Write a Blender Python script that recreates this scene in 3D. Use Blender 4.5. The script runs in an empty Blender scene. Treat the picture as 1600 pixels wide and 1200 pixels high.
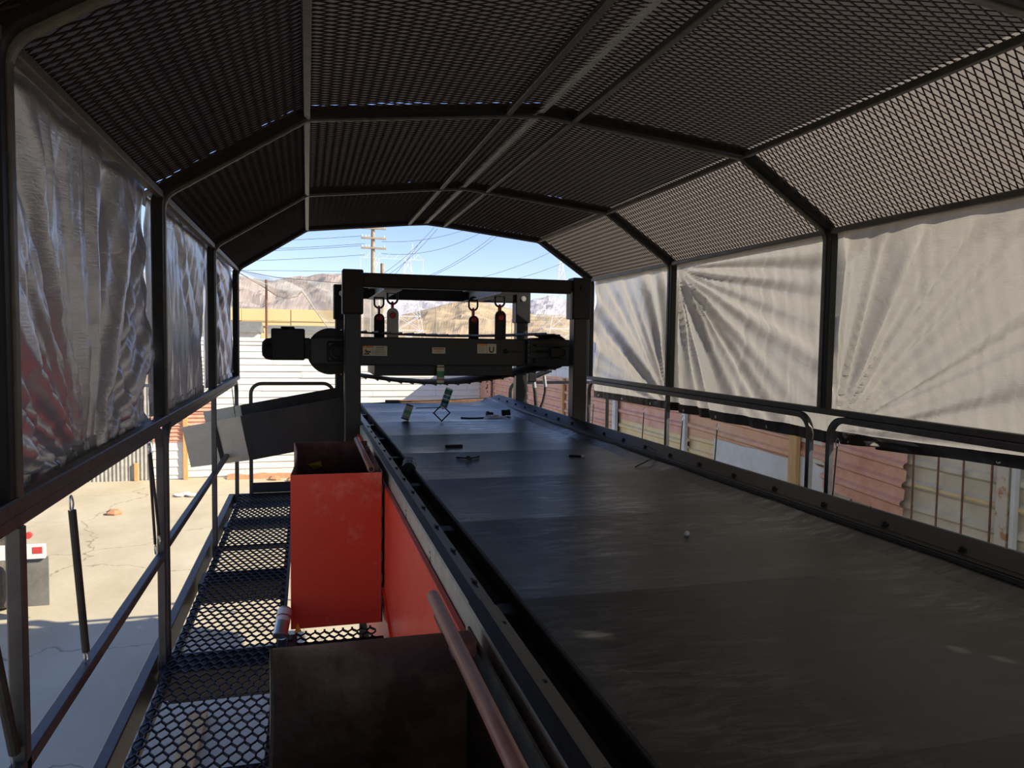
import bpy, bmesh, math, random
import numpy as np
from mathutils import Vector, Matrix, noise
random.seed(7)
C = bpy.context.scene.collection
PI = math.pi
# ---------------------------------------------------------------- camera
EYE = Vector((0, 0, 1.52))
yaw, pitch, roll = .269, -.058, .014
fw = Vector((math.sin(yaw)*math.cos(pitch), math.cos(yaw)*math.cos(pitch), math.sin(pitch)))
r0 = Vector((math.cos(yaw), -math.sin(yaw), 0)); u0 = r0.cross(fw)
rr = r0*math.cos(roll)+u0*math.sin(roll); uu = -r0*math.sin(roll)+u0*math.cos(roll)
cd = bpy.data.cameras.new('camera'); cam = bpy.data.objects.new('camera', cd); C.objects.link(cam)
cam.matrix_world = Matrix(((rr.x, uu.x, -fw.x, EYE.x), (rr.y, uu.y, -fw.y, EYE.y), (rr.z, uu.z, -fw.z, EYE.z), (0, 0, 0, 1)))
cd.sensor_width = 36; cd.lens = 1162*36/1600; cd.clip_end = 20000; cd.clip_start = .02
bpy.context.scene.camera = cam
# ---------------------------------------------------------------- light
SUN = Vector((1.32, -.76, 1.0)).normalized()          # towards the sun
sl = bpy.data.lights.new('sun', 'SUN'); so = bpy.data.objects.new('sun', sl); C.objects.link(so)
sl.energy = 5.2; sl.angle = .0093; sl.color = (1, .9, .72)
so.rotation_euler = SUN.to_track_quat('Z', 'Y').to_euler()
w = bpy.data.worlds.new('world'); bpy.context.scene.world = w; w.use_nodes = True
nt = w.node_tree; nt.nodes.clear()
wo = nt.nodes.new('ShaderNodeOutputWorld'); bg = nt.nodes.new('ShaderNodeBackground'); sk = nt.nodes.new('ShaderNodeTexSky')
sk.sky_type = 'NISHITA'; sk.sun_disc = False; sk.sun_elevation = math.asin(SUN.z)
sk.sun_rotation = math.atan2(SUN.x, SUN.y); sk.air_density = 1.0; sk.dust_density = .15; sk.ozone_density = 2.5; sk.altitude = 1200
bg.inputs[1].default_value = .125
tn = nt.nodes.new('ShaderNodeMixRGB'); tn.blend_type = 'MULTIPLY'; tn.inputs[0].default_value = 1; tn.inputs[2].default_value = (.98, .90, 1.04, 1)
nt.links.new(sk.outputs[0], tn.inputs[1]); nt.links.new(tn.outputs[0], bg.inputs[0]); nt.links.new(bg.outputs[0], wo.inputs[0])
vs = bpy.context.scene.view_settings
vs.view_transform = 'Standard'; vs.look = 'None'; vs.gamma = 1; vs.use_curve_mapping = False; vs.exposure = .68
bpy.context.scene.cycles.max_bounces = 10
bpy.context.scene.cycles.transparent_max_bounces = 12
# ---------------------------------------------------------------- materials
def mat(name, col, rough=.5, metal=0., col2=None, nscale=8., fac=.5, bump=0., bscale=60., stretch=None, detail=6, contrast=None, extra=None):
    m = bpy.data.materials.new(name); m.use_nodes = True
    t = m.node_tree; b = t.nodes['Principled BSDF']
    b.inputs['Roughness'].default_value = rough; b.inputs['Metallic'].default_value = metal
    tc = t.nodes.new('ShaderNodeTexCoord'); mp = t.nodes.new('ShaderNodeMapping')
    t.links.new(tc.outputs['Object'], mp.inputs[0])
    if stretch: mp.inputs['Scale'].default_value = stretch
    if col2 is None: col2 = tuple(min(1, c*1.35+.004) for c in col)
    n = t.nodes.new('ShaderNodeTexNoise'); n.inputs['Scale'].default_value = nscale; n.inputs['Detail'].default_value = detail
    n.inputs['Roughness'].default_value = .65
    t.links.new(mp.outputs[0], n.inputs['Vector'])
    r = t.nodes.new('ShaderNodeValToRGB'); lo, hi = contrast or (.35, .7)
    r.color_ramp.elements[0].position = lo; r.color_ramp.elements[1].position = hi
    r.color_ramp.elements[0].color = (*col, 1); r.color_ramp.elements[1].color = (*col2, 1)
    t.links.new(n.outputs['Fac'], r.inputs[0]); t.links.new(r.outputs[0], b.inputs['Base Color'])
    if bump:
        n2 = t.nodes.new('ShaderNodeTexNoise'); n2.inputs['Scale'].default_value = bscale; n2.inputs['Detail'].default_value = 4
        t.links.new(mp.outputs[0], n2.inputs['Vector'])
        bp = t.nodes.new('ShaderNodeBump'); bp.inputs['Strength'].default_value = bump; bp.inputs['Distance'].default_value = .01
        t.links.new(n2.outputs['Fac'], bp.inputs['Height']); t.links.new(bp.outputs[0], b.inputs['Normal'])
    m['_'] = 0
    return m
def tarp_mat(name, base, trans, tfac, metal=.6, rough=.38, bump=.5, weave=True):
    m = mat(name, base, rough, metal, tuple(c*1.25 for c in base), 5, contrast=(.3, .75))
    t = m.node_tree; b = t.nodes['Principled BSDF']; out = t.nodes['Material Output']
    tc = [n for n in t.nodes if n.type == 'TEX_COORD'][0]
    n1 = t.nodes.new('ShaderNodeTexNoise'); n1.inputs['Scale'].default_value = 11; n1.inputs['Detail'].default_value = 5; n1.inputs['Distortion'].default_value = .6
    n2 = t.nodes.new('ShaderNodeTexVoronoi'); n2.inputs['Scale'].default_value = 9; n2.feature = 'DISTANCE_TO_EDGE'
    n3 = t.nodes.new('ShaderNodeTexNoise'); n3.inputs['Scale'].default_value = 60
    mp = t.nodes.new('ShaderNodeMapping'); mp.inputs['Scale'].default_value = (1, .25, 3)
    t.links.new(tc.outputs['Object'], mp.inputs[0]); t.links.new(mp.outputs[0], n3.inputs['Vector'])
    t.links.new(tc.outputs['Object'], n1.inputs['Vector'])
    add = t.nodes.new('ShaderNodeMath'); add.operation = 'MULTIPLY_ADD'; add.inputs[1].default_value = .18
    mn = t.nodes.new('ShaderNodeMath'); mn.operation = 'MINIMUM'; mn.inputs[1].default_value = .06
    ad0 = t.nodes.new('ShaderNodeVectorMath'); ad0.operation = 'MULTIPLY_ADD'; ad0.inputs[1].default_value = (.5, .5, .5)
    t.links.new(n1.outputs['Color'], ad0.inputs[0]); t.links.new(tc.outputs['Object'], ad0.inputs[2]); t.links.new(ad0.outputs[0], n2.inputs['Vector'])
    t.links.new(n2.outputs[0], mn.inputs[0])
    ad2 = t.nodes.new('ShaderNodeMath'); ad2.operation = 'MULTIPLY_ADD'; ad2.inputs[1].default_value = .8
    t.links.new(mn.outputs[0], ad2.inputs[0]); t.links.new(n1.outputs['Fac'], ad2.inputs[2])
    t.links.new(n3.outputs['Fac'], add.inputs[0]); t.links.new(ad2.outputs[0], add.inputs[2])
    bp = t.nodes.new('ShaderNodeBump'); bp.inputs['Strength'].default_value = bump; bp.inputs['Distance'].default_value = .012
    t.links.new(add.outputs[0], bp.inputs['Height']); t.links.new(bp.outputs[0], b.inputs['Normal'])
    tr = t.nodes.new('ShaderNodeBsdfTranslucent'); tr.inputs[0].default_value = (*trans, 1); t.links.new(bp.outputs[0], tr.inputs[1])
    mx = t.nodes.new('ShaderNodeMixShader'); mx.inputs[0].default_value = tfac
    t.links.new(b.outputs[0], mx.inputs[1]); t.links.new(tr.outputs[0], mx.inputs[2]); t.links.new(mx.outputs[0], out.inputs[0])
    return m
M = dict(
 frame=mat('dark_frame_paint', (.02, .015, .013), .5, .1, (.04, .032, .028), 12, bump=.15),
 purlin=mat('worn_purlin_paint', (.075, .068, .056), .45, .2, (.14, .125, .10), 14, bump=.15),  # paler than the frame: light caught on the undersides put into the colour
 rail=mat('rail_paint', (.045, .044, .043), .45, .1, (.075, .073, .072), 12, bump=.1),
 mesh=mat('expanded_steel_brown', (.03, .019, .016), .5, .2, (.05, .033, .028), 14),
 grate=mat('grating_paint', (.018, .017, .024), .45, .3, (.035, .033, .045), 12),
 black=mat('black_machine_paint', (.006, .0065, .007), .5, 0, (.012, .0125, .013), 7, bump=.1),
 black2=mat('black_satin_paint', (.012, .013, .0135), .42, 0, (.02, .021, .022), 5),
 rubber=mat('black_rubber', (.02, .019, .017), .6, 0, (.05, .045, .038), 9, bump=.2),
 galv=mat('galvanised_sheet', (.34, .345, .30), .42, .1, (.48, .485, .43), 14, bump=.08, bscale=90),
 galvdark=mat('dark_steel_sheet', (.014, .015, .017), .42, .1, (.04, .043, .05), 10, stretch=(3, .5, 3), bump=.1),  # a dark can, and the edge plate tops with their shade in the colour
 rim=mat('dark_rubber_skirt', (.012, .012, .012), .45, 0, (.022, .022, .022), 6),
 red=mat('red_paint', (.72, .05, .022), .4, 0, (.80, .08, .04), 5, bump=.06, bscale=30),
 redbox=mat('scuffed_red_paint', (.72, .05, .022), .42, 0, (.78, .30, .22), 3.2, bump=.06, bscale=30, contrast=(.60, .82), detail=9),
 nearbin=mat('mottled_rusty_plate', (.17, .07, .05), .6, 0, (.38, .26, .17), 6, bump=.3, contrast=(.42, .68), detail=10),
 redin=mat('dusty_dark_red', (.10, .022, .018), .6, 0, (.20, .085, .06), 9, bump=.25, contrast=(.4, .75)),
 rust=mat('dusty_black_steel', (.05, .042, .03), .7, .1, (.13, .105, .07), 10, bump=.3, contrast=(.4, .8)),
 pipe=mat('pinkish_primer_pipe', (.30, .13, .11), .45, 0, (.42, .22, .19), 20),
 redlink=mat('red_shackle_paint', (.35, .008, .01), .35, 0, (.45, .02, .02), 20),
 white=mat('white_plastic', (.75, .74, .70), .4, 0, (.82, .81, .78), 10),
 beam=mat('grey_primer_beam', (.28, .30, .30), .5, .1, (.38, .40, .39), 8),
 beige=mat('beige_plate_paint', (.56, .51, .36), .5, 0, (.64, .60, .45), 12, bump=.05),
 chute=mat('raw_dark_plate', (.016, .0155, .017), .5, .1, (.032, .03, .031), 4, bump=.05, stretch=(2, 2, .7)),
 teal=mat('teal_can_print', (.02, .12, .15), .35, .2, (.04, .18, .2), 30),
 tin=mat('tin_plate', (.45, .44, .42), .3, .8),
 label=mat('cream_decal', (.62, .58, .42), .5, 0, (.68, .64, .5), 20),
 orange=mat('orange_decal', (.65, .25, .04), .5),
 ink=mat('black_ink', (.01, .01, .01), .6),
 redink=mat('red_ink', (.5, .05, .04), .6),
 greenp=mat('green_print', (.05, .25, .12), .5),
 yellow=mat('yellow_tag', (.75, .5, .04), .5),
 concrete=None,
 ribwhite=mat('white_painted_siding', (.74, .70, .60), .6, 0, (.84, .81, .73), 3, bump=.1, stretch=(1, 1, 4)),
 ribred=mat('faded_red_sheet', (.62, .29, .18), .6, 0, (.76, .46, .33), 4, bump=.15, detail=9),
 ribor=mat('faded_orange_sheet', (.68, .36, .18), .6, 0, (.78, .50, .32), 4, bump=.15, detail=9),
 ribyel=mat('faded_yellow_sheet', (.72, .52, .22), .6, 0, (.80, .66, .38), 5, bump=.15, detail=9),
 ribbeige=mat('beige_corrugated_sheet', (.60, .54, .39), .6, 0, (.74, .69, .54), 4, bump=.15, detail=9),
 flatgrey=mat('weathered_pale_sheet', (.56, .57, .50), .6, 0, (.70, .71, .65), 3, bump=.1, detail=9),
 wood=mat('yellow_timber', (.55, .30, .10), .7, 0, (.66, .42, .18), 5, stretch=(5, 5, .6), bump=.2),
 rustpost=mat('rusty_white_paint', (.58, .54, .42), .6, 0, (.42, .2, .08), 9, contrast=(.52, .62), bump=.2),
 rod=mat('rusty_rebar', (.16, .08, .045), .8, .2, (.28, .15, .09), 20),
 block=mat('white_block', (.62, .63, .62), .7, 0, (.72, .72, .70), 6, bump=.2),
 vgrey=mat('grey_corrugated_sheet', (.30, .29, .25), .6, .1, (.42, .41, .36), 5, bump=.1),
 timberpole=mat('weathered_pole_wood', (.30, .24, .17), .8, 0, (.42, .36, .27), 4),
 pylon=mat('pale_galvanised_lattice', (.55, .58, .62), .6, .1),
 wire=mat('overhead_wire', (.07, .08, .1), .6),
 tan=mat('tan_tilt_up_wall', (.66, .50, .24), .8, 0, (.72, .57, .30), .1),
 greyroof=mat('grey_shed_roof', (.16, .16, .14), .7, 0, (.24, .23, .2), 2),
 glove=mat('clear_plastic_bag', (.5, .52, .55), .25, 0, (.7, .72, .75), 20),
 chrome=mat('bright_zinc', (.6, .6, .58), .25, .8),
 tyre=mat('dusty_tyre', (.06, .055, .05), .8, 0, (.12, .11, .09), 8),
 flap=mat('dusty_mud_flap', (.16, .15, .12), .8, 0, (.24, .22, .18), 6),
 dirt=mat('dry_debris', (.4, .2, .1), .8),
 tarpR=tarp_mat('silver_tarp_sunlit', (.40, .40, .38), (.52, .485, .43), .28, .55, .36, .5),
 tarpL=tarp_mat('silver_tarp', (.58, .61, .66), (.34, .28, .25), .12, .85, .36, .35),  # bluish base carries the cool reflections on the left tarps
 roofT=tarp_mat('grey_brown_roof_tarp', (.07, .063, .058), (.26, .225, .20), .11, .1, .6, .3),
 roofS=tarp_mat('silver_grey_slope_tarp', (.30, .28, .25), (.38, .33, .285), .28, .1, .6, .3),  # right slope copy of the roof tarp, its stronger sunlight put into paler colours
)
def belt_mat():
    m = mat('grey_conveyor_belt', (.011, .011, .0105), .33, 0, (.020, .020, .019), 3, contrast=(.3, .7))
    t = m.node_tree; b = t.nodes['Principled BSDF']; base = b.inputs['Base Color'].links[0].from_socket
    tc = [n for n in t.nodes if n.type == 'TEX_COORD'][0]
    mp = t.nodes.new('ShaderNodeMapping'); mp.inputs['Scale'].default_value = (1.2, 5, 1); mp.inputs['Rotation'].default_value = (0, 0, .12)
    t.links.new(tc.outputs['Object'], mp.inputs[0])
    n = t.nodes.new('ShaderNodeTexNoise'); n.inputs['Scale'].default_value = 4.5; n.inputs['Detail'].default_value = 12; n.inputs['Roughness'].default_value = .78; n.inputs['Distortion'].default_value = .8
    t.links.new(mp.outputs[0], n.inputs['Vector'])
    r = t.nodes.new('ShaderNodeValToRGB'); r.color_ramp.elements[0].position = .46; r.color_ramp.elements[1].position = .66
    t.links.new(n.outputs['Fac'], r.inputs[0])
    n5 = t.nodes.new('ShaderNodeTexNoise'); n5.inputs['Scale'].default_value = 1.1; n5.inputs['Detail'].default_value = 5; n5.inputs['Roughness'].default_value = .6
    t.links.new(tc.outputs['Object'], n5.inputs['Vector'])
    r5 = t.nodes.new('ShaderNodeValToRGB'); r5.color_ramp.elements[0].position = .42; r5.color_ramp.elements[1].position = .62
    t.links.new(n5.outputs['Fac'], r5.inputs[0])
    mk = t.nodes.new('ShaderNodeMath'); mk.operation = 'MULTIPLY'; t.links.new(r.outputs[0], mk.inputs[0]); t.links.new(r5.outputs[0], mk.inputs[1])
    mx = t.nodes.new('ShaderNodeMixRGB'); mx.inputs[2].default_value = (.13, .135, .14, 1); b.inputs['Specular IOR Level'].default_value = .27
    ml = t.nodes.new('ShaderNodeMath'); ml.operation = 'MULTIPLY'; ml.inputs[1].default_value = .7
    t.links.new(mk.outputs[0], ml.inputs[0]); t.links.new(ml.outputs[0], mx.inputs[0]); t.links.new(base, mx.inputs[1]); t.links.new(mx.outputs[0], b.inputs['Base Color'])
    rr_ = t.nodes.new('ShaderNodeMapRange'); rr_.inputs[3].default_value = .38; rr_.inputs[4].default_value = .17
    t.links.new(mk.outputs[0], rr_.inputs[0]); t.links.new(rr_.outputs[0], b.inputs['Roughness'])
    bp = t.nodes.new('ShaderNodeBump'); bp.inputs['Strength'].default_value = .25; bp.inputs['Distance'].default_value = .004
    t.links.new(n.outputs['Fac'], bp.inputs['Height']); t.links.new(bp.outputs[0], b.inputs['Normal'])
    return m
M['belt'] = belt_mat()
for k__, v__ in (('black', .3), ('black2', .35), ('rim', .22), ('galvdark', .2), ('frame', .35), ('rubber', .3), ('mesh', .4), ('ink', .3), ('chute', .35)):
    M[k__].node_tree.nodes['Principled BSDF'].inputs['Specular IOR Level'].default_value = v__
def ground_mat():
    m = mat('dusty_yard_concrete', (.44, .375, .25), .85, 0, (.60, .53, .38), .55, contrast=(.3, .7), detail=10, stretch=(1.4, .8, 1), bump=.25, bscale=14)
    t = m.node_tree; b = t.nodes['Principled BSDF']; base = b.inputs['Base Color'].links[0].from_socket
    tc = [n for n in t.nodes if n.type == 'TEX_COORD'][0]
    v = t.nodes.new('ShaderNodeTexVoronoi'); v.feature = 'DISTANCE_TO_EDGE'; v.inputs['Scale'].default_value = .28
    n = t.nodes.new('ShaderNodeTexNoise'); n.inputs['Scale'].default_value = 1.5; n.inputs['Detail'].default_value = 8
    a = t.nodes.new('ShaderNodeVectorMath'); a.operation = 'MULTIPLY_ADD'; a.inputs[1].default_value = (1.2, 1.2, 0)
    t.links.new(tc.outputs['Object'], n.inputs['Vector']); t.links.new(n.outputs['Color'], a.inputs[0]); t.links.new(tc.outputs['Object'], a.inputs[2]); t.links.new(a.outputs[0], v.inputs['Vector'])
    r = t.nodes.new('ShaderNodeValToRGB'); r.color_ramp.elements[0].color = (.5, .48, .45, 1); r.color_ramp.elements[1].position = .006
    t.links.new(v.outputs[0], r.inputs[0])
    mx = t.nodes.new('ShaderNodeMixRGB'); mx.blend_type = 'MULTIPLY'; mx.inputs[0].default_value = 1
    t.links.new(base, mx.inputs[1]); t.links.new(r.outputs[0], mx.inputs[2]); t.links.new(mx.outputs[0], b.inputs['Base Color'])
    return m
M['concrete'] = ground_mat()
M['scrub'] = mat('dry_scrub', (.50, .37, .23), .95, 0, (.34, .27, .16), .05, contrast=(.45, .6), detail=12)
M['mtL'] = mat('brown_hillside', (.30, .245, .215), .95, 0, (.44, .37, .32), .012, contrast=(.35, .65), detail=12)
M['mtR'] = mat('hazy_mountain', (.34, .335, .37), .95, 0, (.52, .49, .50), .008, contrast=(.35, .65), detail=12)  # aerial haze put into the pale base colour
def net_mat():
    m = mat('debris_netting', (.35, .36, .33), .8)
    t = m.node_tree; b = t.nodes['Principled BSDF']; b.inputs['Alpha'].default_value = .42
    return m
M['net'] = net_mat()
for m_ in M.values():
    if '_' in m_: del m_['_']
# ---------------------------------------------------------------- helpers
class MB:
    def __init__(s): s.v = []; s.f = []
    def add(s, vs_, fs): n = len(s.v); s.v += [tuple(p) for p in vs_]; s.f += [tuple(i+n for i in f) for f in fs]; return s
    def box(s, a, b, bev=0, mtx=None):
        x0, y0, z0 = [min(a[i], b[i]) for i in range(3)]; x1, y1, z1 = [max(a[i], b[i]) for i in range(3)]
        if bev <= 0:
            vs_ = [(x0,y0,z0),(x1,y0,z0),(x1,y1,z0),(x0,y1,z0),(x0,y0,z1),(x1,y0,z1),(x1,y1,z1),(x0,y1,z1)]
            fs = [(0,3,2,1),(4,5,6,7),(0,1,5,4),(1,2,6,5),(2,3,7,6),(3,0,4,7)]
        else:
            e = bev; vs_ = []; fs = []
            for z, q in ((z0, e), (z0+e, 0), (z1-e, 0), (z1, e)):
                xa, xb, ya, yb = x0+q, x1-q, y0+q, y1-q
                vs_ += [(xa+e,ya,z),(xb-e,ya,z),(xb,ya+e,z),(xb,yb-e,z),(xb-e,yb,z),(xa+e,yb,z),(xa,yb-e,z),(xa,ya+e,z)]
            for k in range(3):
                for i in range(8): j = (i+1) % 8; fs.append((k*8+i, k*8+j, k*8+8+j, k*8+8+i))
            fs += [tuple(range(7, -1, -1)), tuple(range(24, 32))]
        if mtx is not None: vs_ = [tuple(mtx @ Vector(p)) for p in vs_]
        return s.add(vs_, fs)
    def cyl(s, a, b, r, n=16, r2=None, cap=True):
        a = Vector(a); b = Vector(b); d = (b-a).normalized(); r2 = r if r2 is None else r2
        u = d.orthogonal().normalized(); w_ = d.cross(u)
        vs_ = [a+(u*math.cos(2*PI*i/n)+w_*math.sin(2*PI*i/n))*r for i in range(n)] + [b+(u*math.cos(2*PI*i/n)+w_*math.sin(2*PI*i/n))*r2 for i in range(n)]
        fs = [(i, (i+1) % n, n+(i+1) % n, n+i) for i in range(n)]
        if cap: fs += [tuple(range(n-1, -1, -1)), tuple(range(n, 2*n))]
        return s.add(vs_, fs)
    def lathe(s, prof, origin, axis=(0,0,1), n=24):
        o = Vector(origin); d = Vector(axis).normalized(); u = d.orthogonal().normalized(); w_ = d.cross(u)
        vs_ = []; fs = []
        for (r, h) in prof:
            for i in range(n): t = 2*PI*i/n; vs_.append(o+d*h+(u*math.cos(t)+w_*math.sin(t))*max(r, 1e-5))
        for k in range(len(prof)-1):
            for i in range(n): j = (i+1) % n; fs.append((k*n+i, k*n+j, k*n+n+j, k*n+n+i))
        return s.add(vs_, fs)
    def sweep(s, pts, prof, up=(0,0,1), closed=False):
        """prof = list of (side, up) offsets; mitred sweep along pts"""
        P = [Vector(p) for p in pts]; n = len(P); m = len(prof); up = Vector(up); vs_ = []
        for i in range(n):
            if closed: a = (P[i]-P[i-1]).normalized(); b = (P[(i+1) % n]-P[i]).normalized()
            else:
                a = (P[i]-P[i-1]).normalized() if i else (P[1]-P[0]).normalized()
                b = (P[i+1]-P[i]).normalized() if i < n-1 else a
            t = (a+b).normalized(); sd = t.cross(up)
            sd = sd.normalized() if sd.length > 1e-4 else Vector((1,0,0))
            q = sd.cross(t).normalized(); c = max(.3, math.sqrt(max(0, (1+a.dot(b))/2)))
            bis = (b-a); 
            for (x, y) in prof:
                off = sd*x+q*y
                if bis.length > 1e-5:
                    bn = bis.normalized(); off = off+bn*off.dot(bn)*(1/c-1)
                vs_.append(P[i]+off)
        fs = []
        for i in range(n if closed else n-1):
            for k in range(m): l = (k+1) % m; j = (i+1) % n; fs.append((i*m+k, i*m+l, j*m+l, j*m+k))
        if not closed: fs += [tuple(range(m-1, -1, -1)), tuple(range((n-1)*m, n*m))]
        return s.add(vs_, fs)
    def grid(s, fn, nu, nv, skip=()):
        vs_ = [fn(i/nu, j/nv) for j in range(nv+1) for i in range(nu+1)]
        fs = [(j*(nu+1)+i, j*(nu+1)+i+1, (j+1)*(nu+1)+i+1, (j+1)*(nu+1)+i) for j in range(nv) for i in range(nu) if (i, j) not in skip]
        return s.add(vs_, fs)
    def build(s, name, m, parent=None, smooth=False, label=None):
        me = bpy.data.meshes.new(name); me.from_pydata(s.v, [], s.f); me.materials.append(m)
        if smooth: me.polygons.foreach_set('use_smooth', [True]*len(me.polygons))
        me.update(); o = bpy.data.objects.new(name, me); C.objects.link(o)
        if parent is not None: link(o, parent)
        if label: o['label'] = label
        return o
BASE = {}
def link(o, parent):
    o.parent = parent; p = Vector((0,0,0)); q = parent
    while q is not None: p += Vector(q.location)+q.matrix_parent_inverse.to_translation(); q = q.parent
    o.matrix_parent_inverse = Matrix.Translation(-p)
def sq(w_, h=None, c=None):
    h = w_ if h is None else h; a, b = w_/2, h/2; c = min(a, b)*.22 if c is None else c
    return [(-a+c,-b),(a-c,-b),(a,-b+c),(a,b-c),(a-c,b),(-a+c,b),(-a,b-c),(-a,-b+c)]
def rd(r, n=10): return [(r*math.cos(2*PI*i/n), r*math.sin(2*PI*i/n)) for i in range(n)]
def rect(w_, h): return [(-w_/2,-h/2),(w_/2,-h/2),(w_/2,h/2),(-w_/2,h/2)]
def fillet(pts, rads, n=6):
    out = [Vector(pts[0])]
    for i in range(1, len(pts)-1):
        p = Vector(pts[i]); a = (Vector(pts[i-1])-p); b = (Vector(pts[i+1])-p); r = rads[i] if isinstance(rads, (list, tuple)) else rads
        if r <= 0: out.append(p); continue
        an = a.normalized(); bn = b.normalized(); ang = an.angle(bn); d = min(r/math.tan(ang/2), a.length*.49, b.length*.49); r = d*math.tan(ang/2)
        bis = (an+bn).normalized(); c = p+bis*(r/math.sin(ang/2)); s0 = (p+an*d)-c; s1 = (p+bn*d)-c; th = s0.angle(s1)
        for k in range(n+1):
            t = k/n; out.append(c+(s0*math.sin((1-t)*th)+s1*math.sin(t*th))/math.sin(th))
    out.append(Vector(pts[-1])); return out
def tag(o, label, cat, group=None):
    o['label'] = label; o['category'] = cat
    if group: o['group'] = group
    return o
def thing(name, label, cat, loc=(0,0,0), group=None):
    o = bpy.data.objects.new(name, None); C.objects.link(o); o.location = loc; o.empty_display_size = .1
    return tag(o, label, cat, group)
def struct(o): o['kind'] = 'structure'; return o
def stuff(o): o['kind'] = 'stuff'; return o
def dup(o, name=None):
    c = o.copy(); C.objects.link(c); return c
def text(body, size, mtx, m, parent, name='lettering'):
    cu = bpy.data.curves.new(name, 'FONT'); cu.body = body; cu.size = size; cu.align_x = 'CENTER'; cu.align_y = 'CENTER'; cu.extrude = .0002
    t = bpy.data.objects.new(name, cu); C.objects.link(t); dg = bpy.context.evaluated_depsgraph_get(); dg.update()
    me = bpy.data.meshes.new_from_object(t.evaluated_get(dg)); me.materials.clear(); me.materials.append(m); me.transform(mtx)
    bpy.data.objects.remove(t); o = bpy.data.objects.new(name, me); C.objects.link(o); link(o, parent); return o
def interp(x, tab):
    if x <= tab[0][0]: return tab[0][1]
    for (a, b), (c, d) in zip(tab, tab[1:]):
        if x <= c: return b+(d-b)*(x-a)/(c-a)
    return tab[-1][1]
def sst(a, b, x): t = max(0, min(1, (x-a)/(b-a))); return t*t*(3-2*t)
GZ = -2.5
# ================================================================ SETTING
g = MB(); g.box((-40, -20, GZ-.2), (5.4, 22.5, GZ)); struct(g.build('ground', M['concrete']))
g = MB(); g.box((-3000, -60, GZ-1.2), (4000, 6000, GZ-.22)); struct(g.build('terrain', M['scrub']))
def ridge(name, tab, y0, y1, base, m, rough, nx=160, ny=16, seed=0, px=None):
    """heightfield: tab maps x/y slope -> height at the crest distance"""
    mb = MB(); s0, s1 = tab[0][0], tab[-1][0]
    def fn(u, v):
        s = s0+(s1-s0)*u; y = y0+(y1-y0)*v; h = interp(s, tab); k = math.sin(min(1, v*1.25)*PI/2)
        if v > .8: k = 1-(v-.8)*1.5
        nz = noise.fractal(Vector((s*y1*.9/rough, y*2.2/rough, seed)), .9, 2.1, 6)
        r_ = abs(noise.fractal(Vector((s*y1*1.6/rough, y/rough*2.6, seed+9)), .9, 2.1, 5))
        e = math.sin(PI*min(1, v/.8*1.0)) if v < .8 else 0
        z = base+(h-base)*k+(nz*.10-r_*.16)*(h-base)*(e+.12)
        return (s*y, y, z)
    mb.grid(fn, nx, ny); return struct(mb.build(name, m, smooth=False))
k = 1/2500
ridge('hill_ridge', [(a*k, h) for a, h in ((-1500,190),(-900,170),(-344,171),(-217,169),(-156,161),(-98,159),(-49,171),(0,171),(50,184),(110,183),(172,158),(230,120),(300,60),(380,10))], 1300, 2500, 0, M['mtL'], 420, 240, 40, 1)
k = 1/5000
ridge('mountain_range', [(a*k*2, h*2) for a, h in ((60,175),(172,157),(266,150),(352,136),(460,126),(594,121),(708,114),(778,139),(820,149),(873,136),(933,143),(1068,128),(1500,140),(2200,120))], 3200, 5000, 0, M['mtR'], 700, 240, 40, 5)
k = 1/900
ridge('foothill', [(a*k, h) for a, h in ((40,20),(100,24),(126,29),(158,37),(190,42),(222,37),(264,30),(315,29),(350,26),(420,27),(600,20))], 350, 900, -2, M['scrub'], 160, 200, 30, 3)
# ---- back wall : siding planks, a red sheet, grey corrugated sheets
BW = 22.5
wb = struct(thing('wall_back', 'x', 'x', (0, BW, GZ))); del wb['label']; del wb['category']
def rib_sheet(p0, du, dv, U, V, pitch, depth, n_out, prof='trap', uneven=.0, seed=0, holes=None):
    """sheet U x V, ribs run along du, profile varies along dv; closed with a 1 mm back"""
    mb = MB(); p0 = Vector(p0); du = Vector(du); dv = Vector(dv); n_out = Vector(n_out); seq = []
    v = 0
    while v < V-1e-6:
        if prof == 'trap': q = [(0,0),(.55,0),(.68,1),(.88,1)]
        elif prof == 'lap': q = [(0,1.0),(.90,.15),(.93,.0),(.999,0)]
        else: q = [(i/6, .5-.5*math.cos(2*PI*i/6)) for i in range(6)]
        for a, b in q:
            if v+a*pitch <= V: seq.append((v+a*pitch, b*depth))
        v += pitch
    seq.append((V, seq[-1][1]))
    nu = 6 if uneven else 1; vs_ = []
    for (vv, d) in seq:
        for i in range(nu+1):
            e = uneven*noise.noise(Vector((i*1.3+seed, vv*3, seed*1.7))) if uneven else 0
            vs_.append(p0+du*(U*i/nu)+dv*vv+n_out*(d+e))
    m_ = len(seq); fs = [(j*(nu+1)+i, j*(nu+1)+i+1, (j+1)*(nu+1)+i+1, (j+1)*(nu+1)+i) for j in range(m_-1) for i in range(nu)]
    mb.add(vs_, fs); return mb
rng = random.Random(3)
pl = None
row = 0; z = 0.
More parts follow.
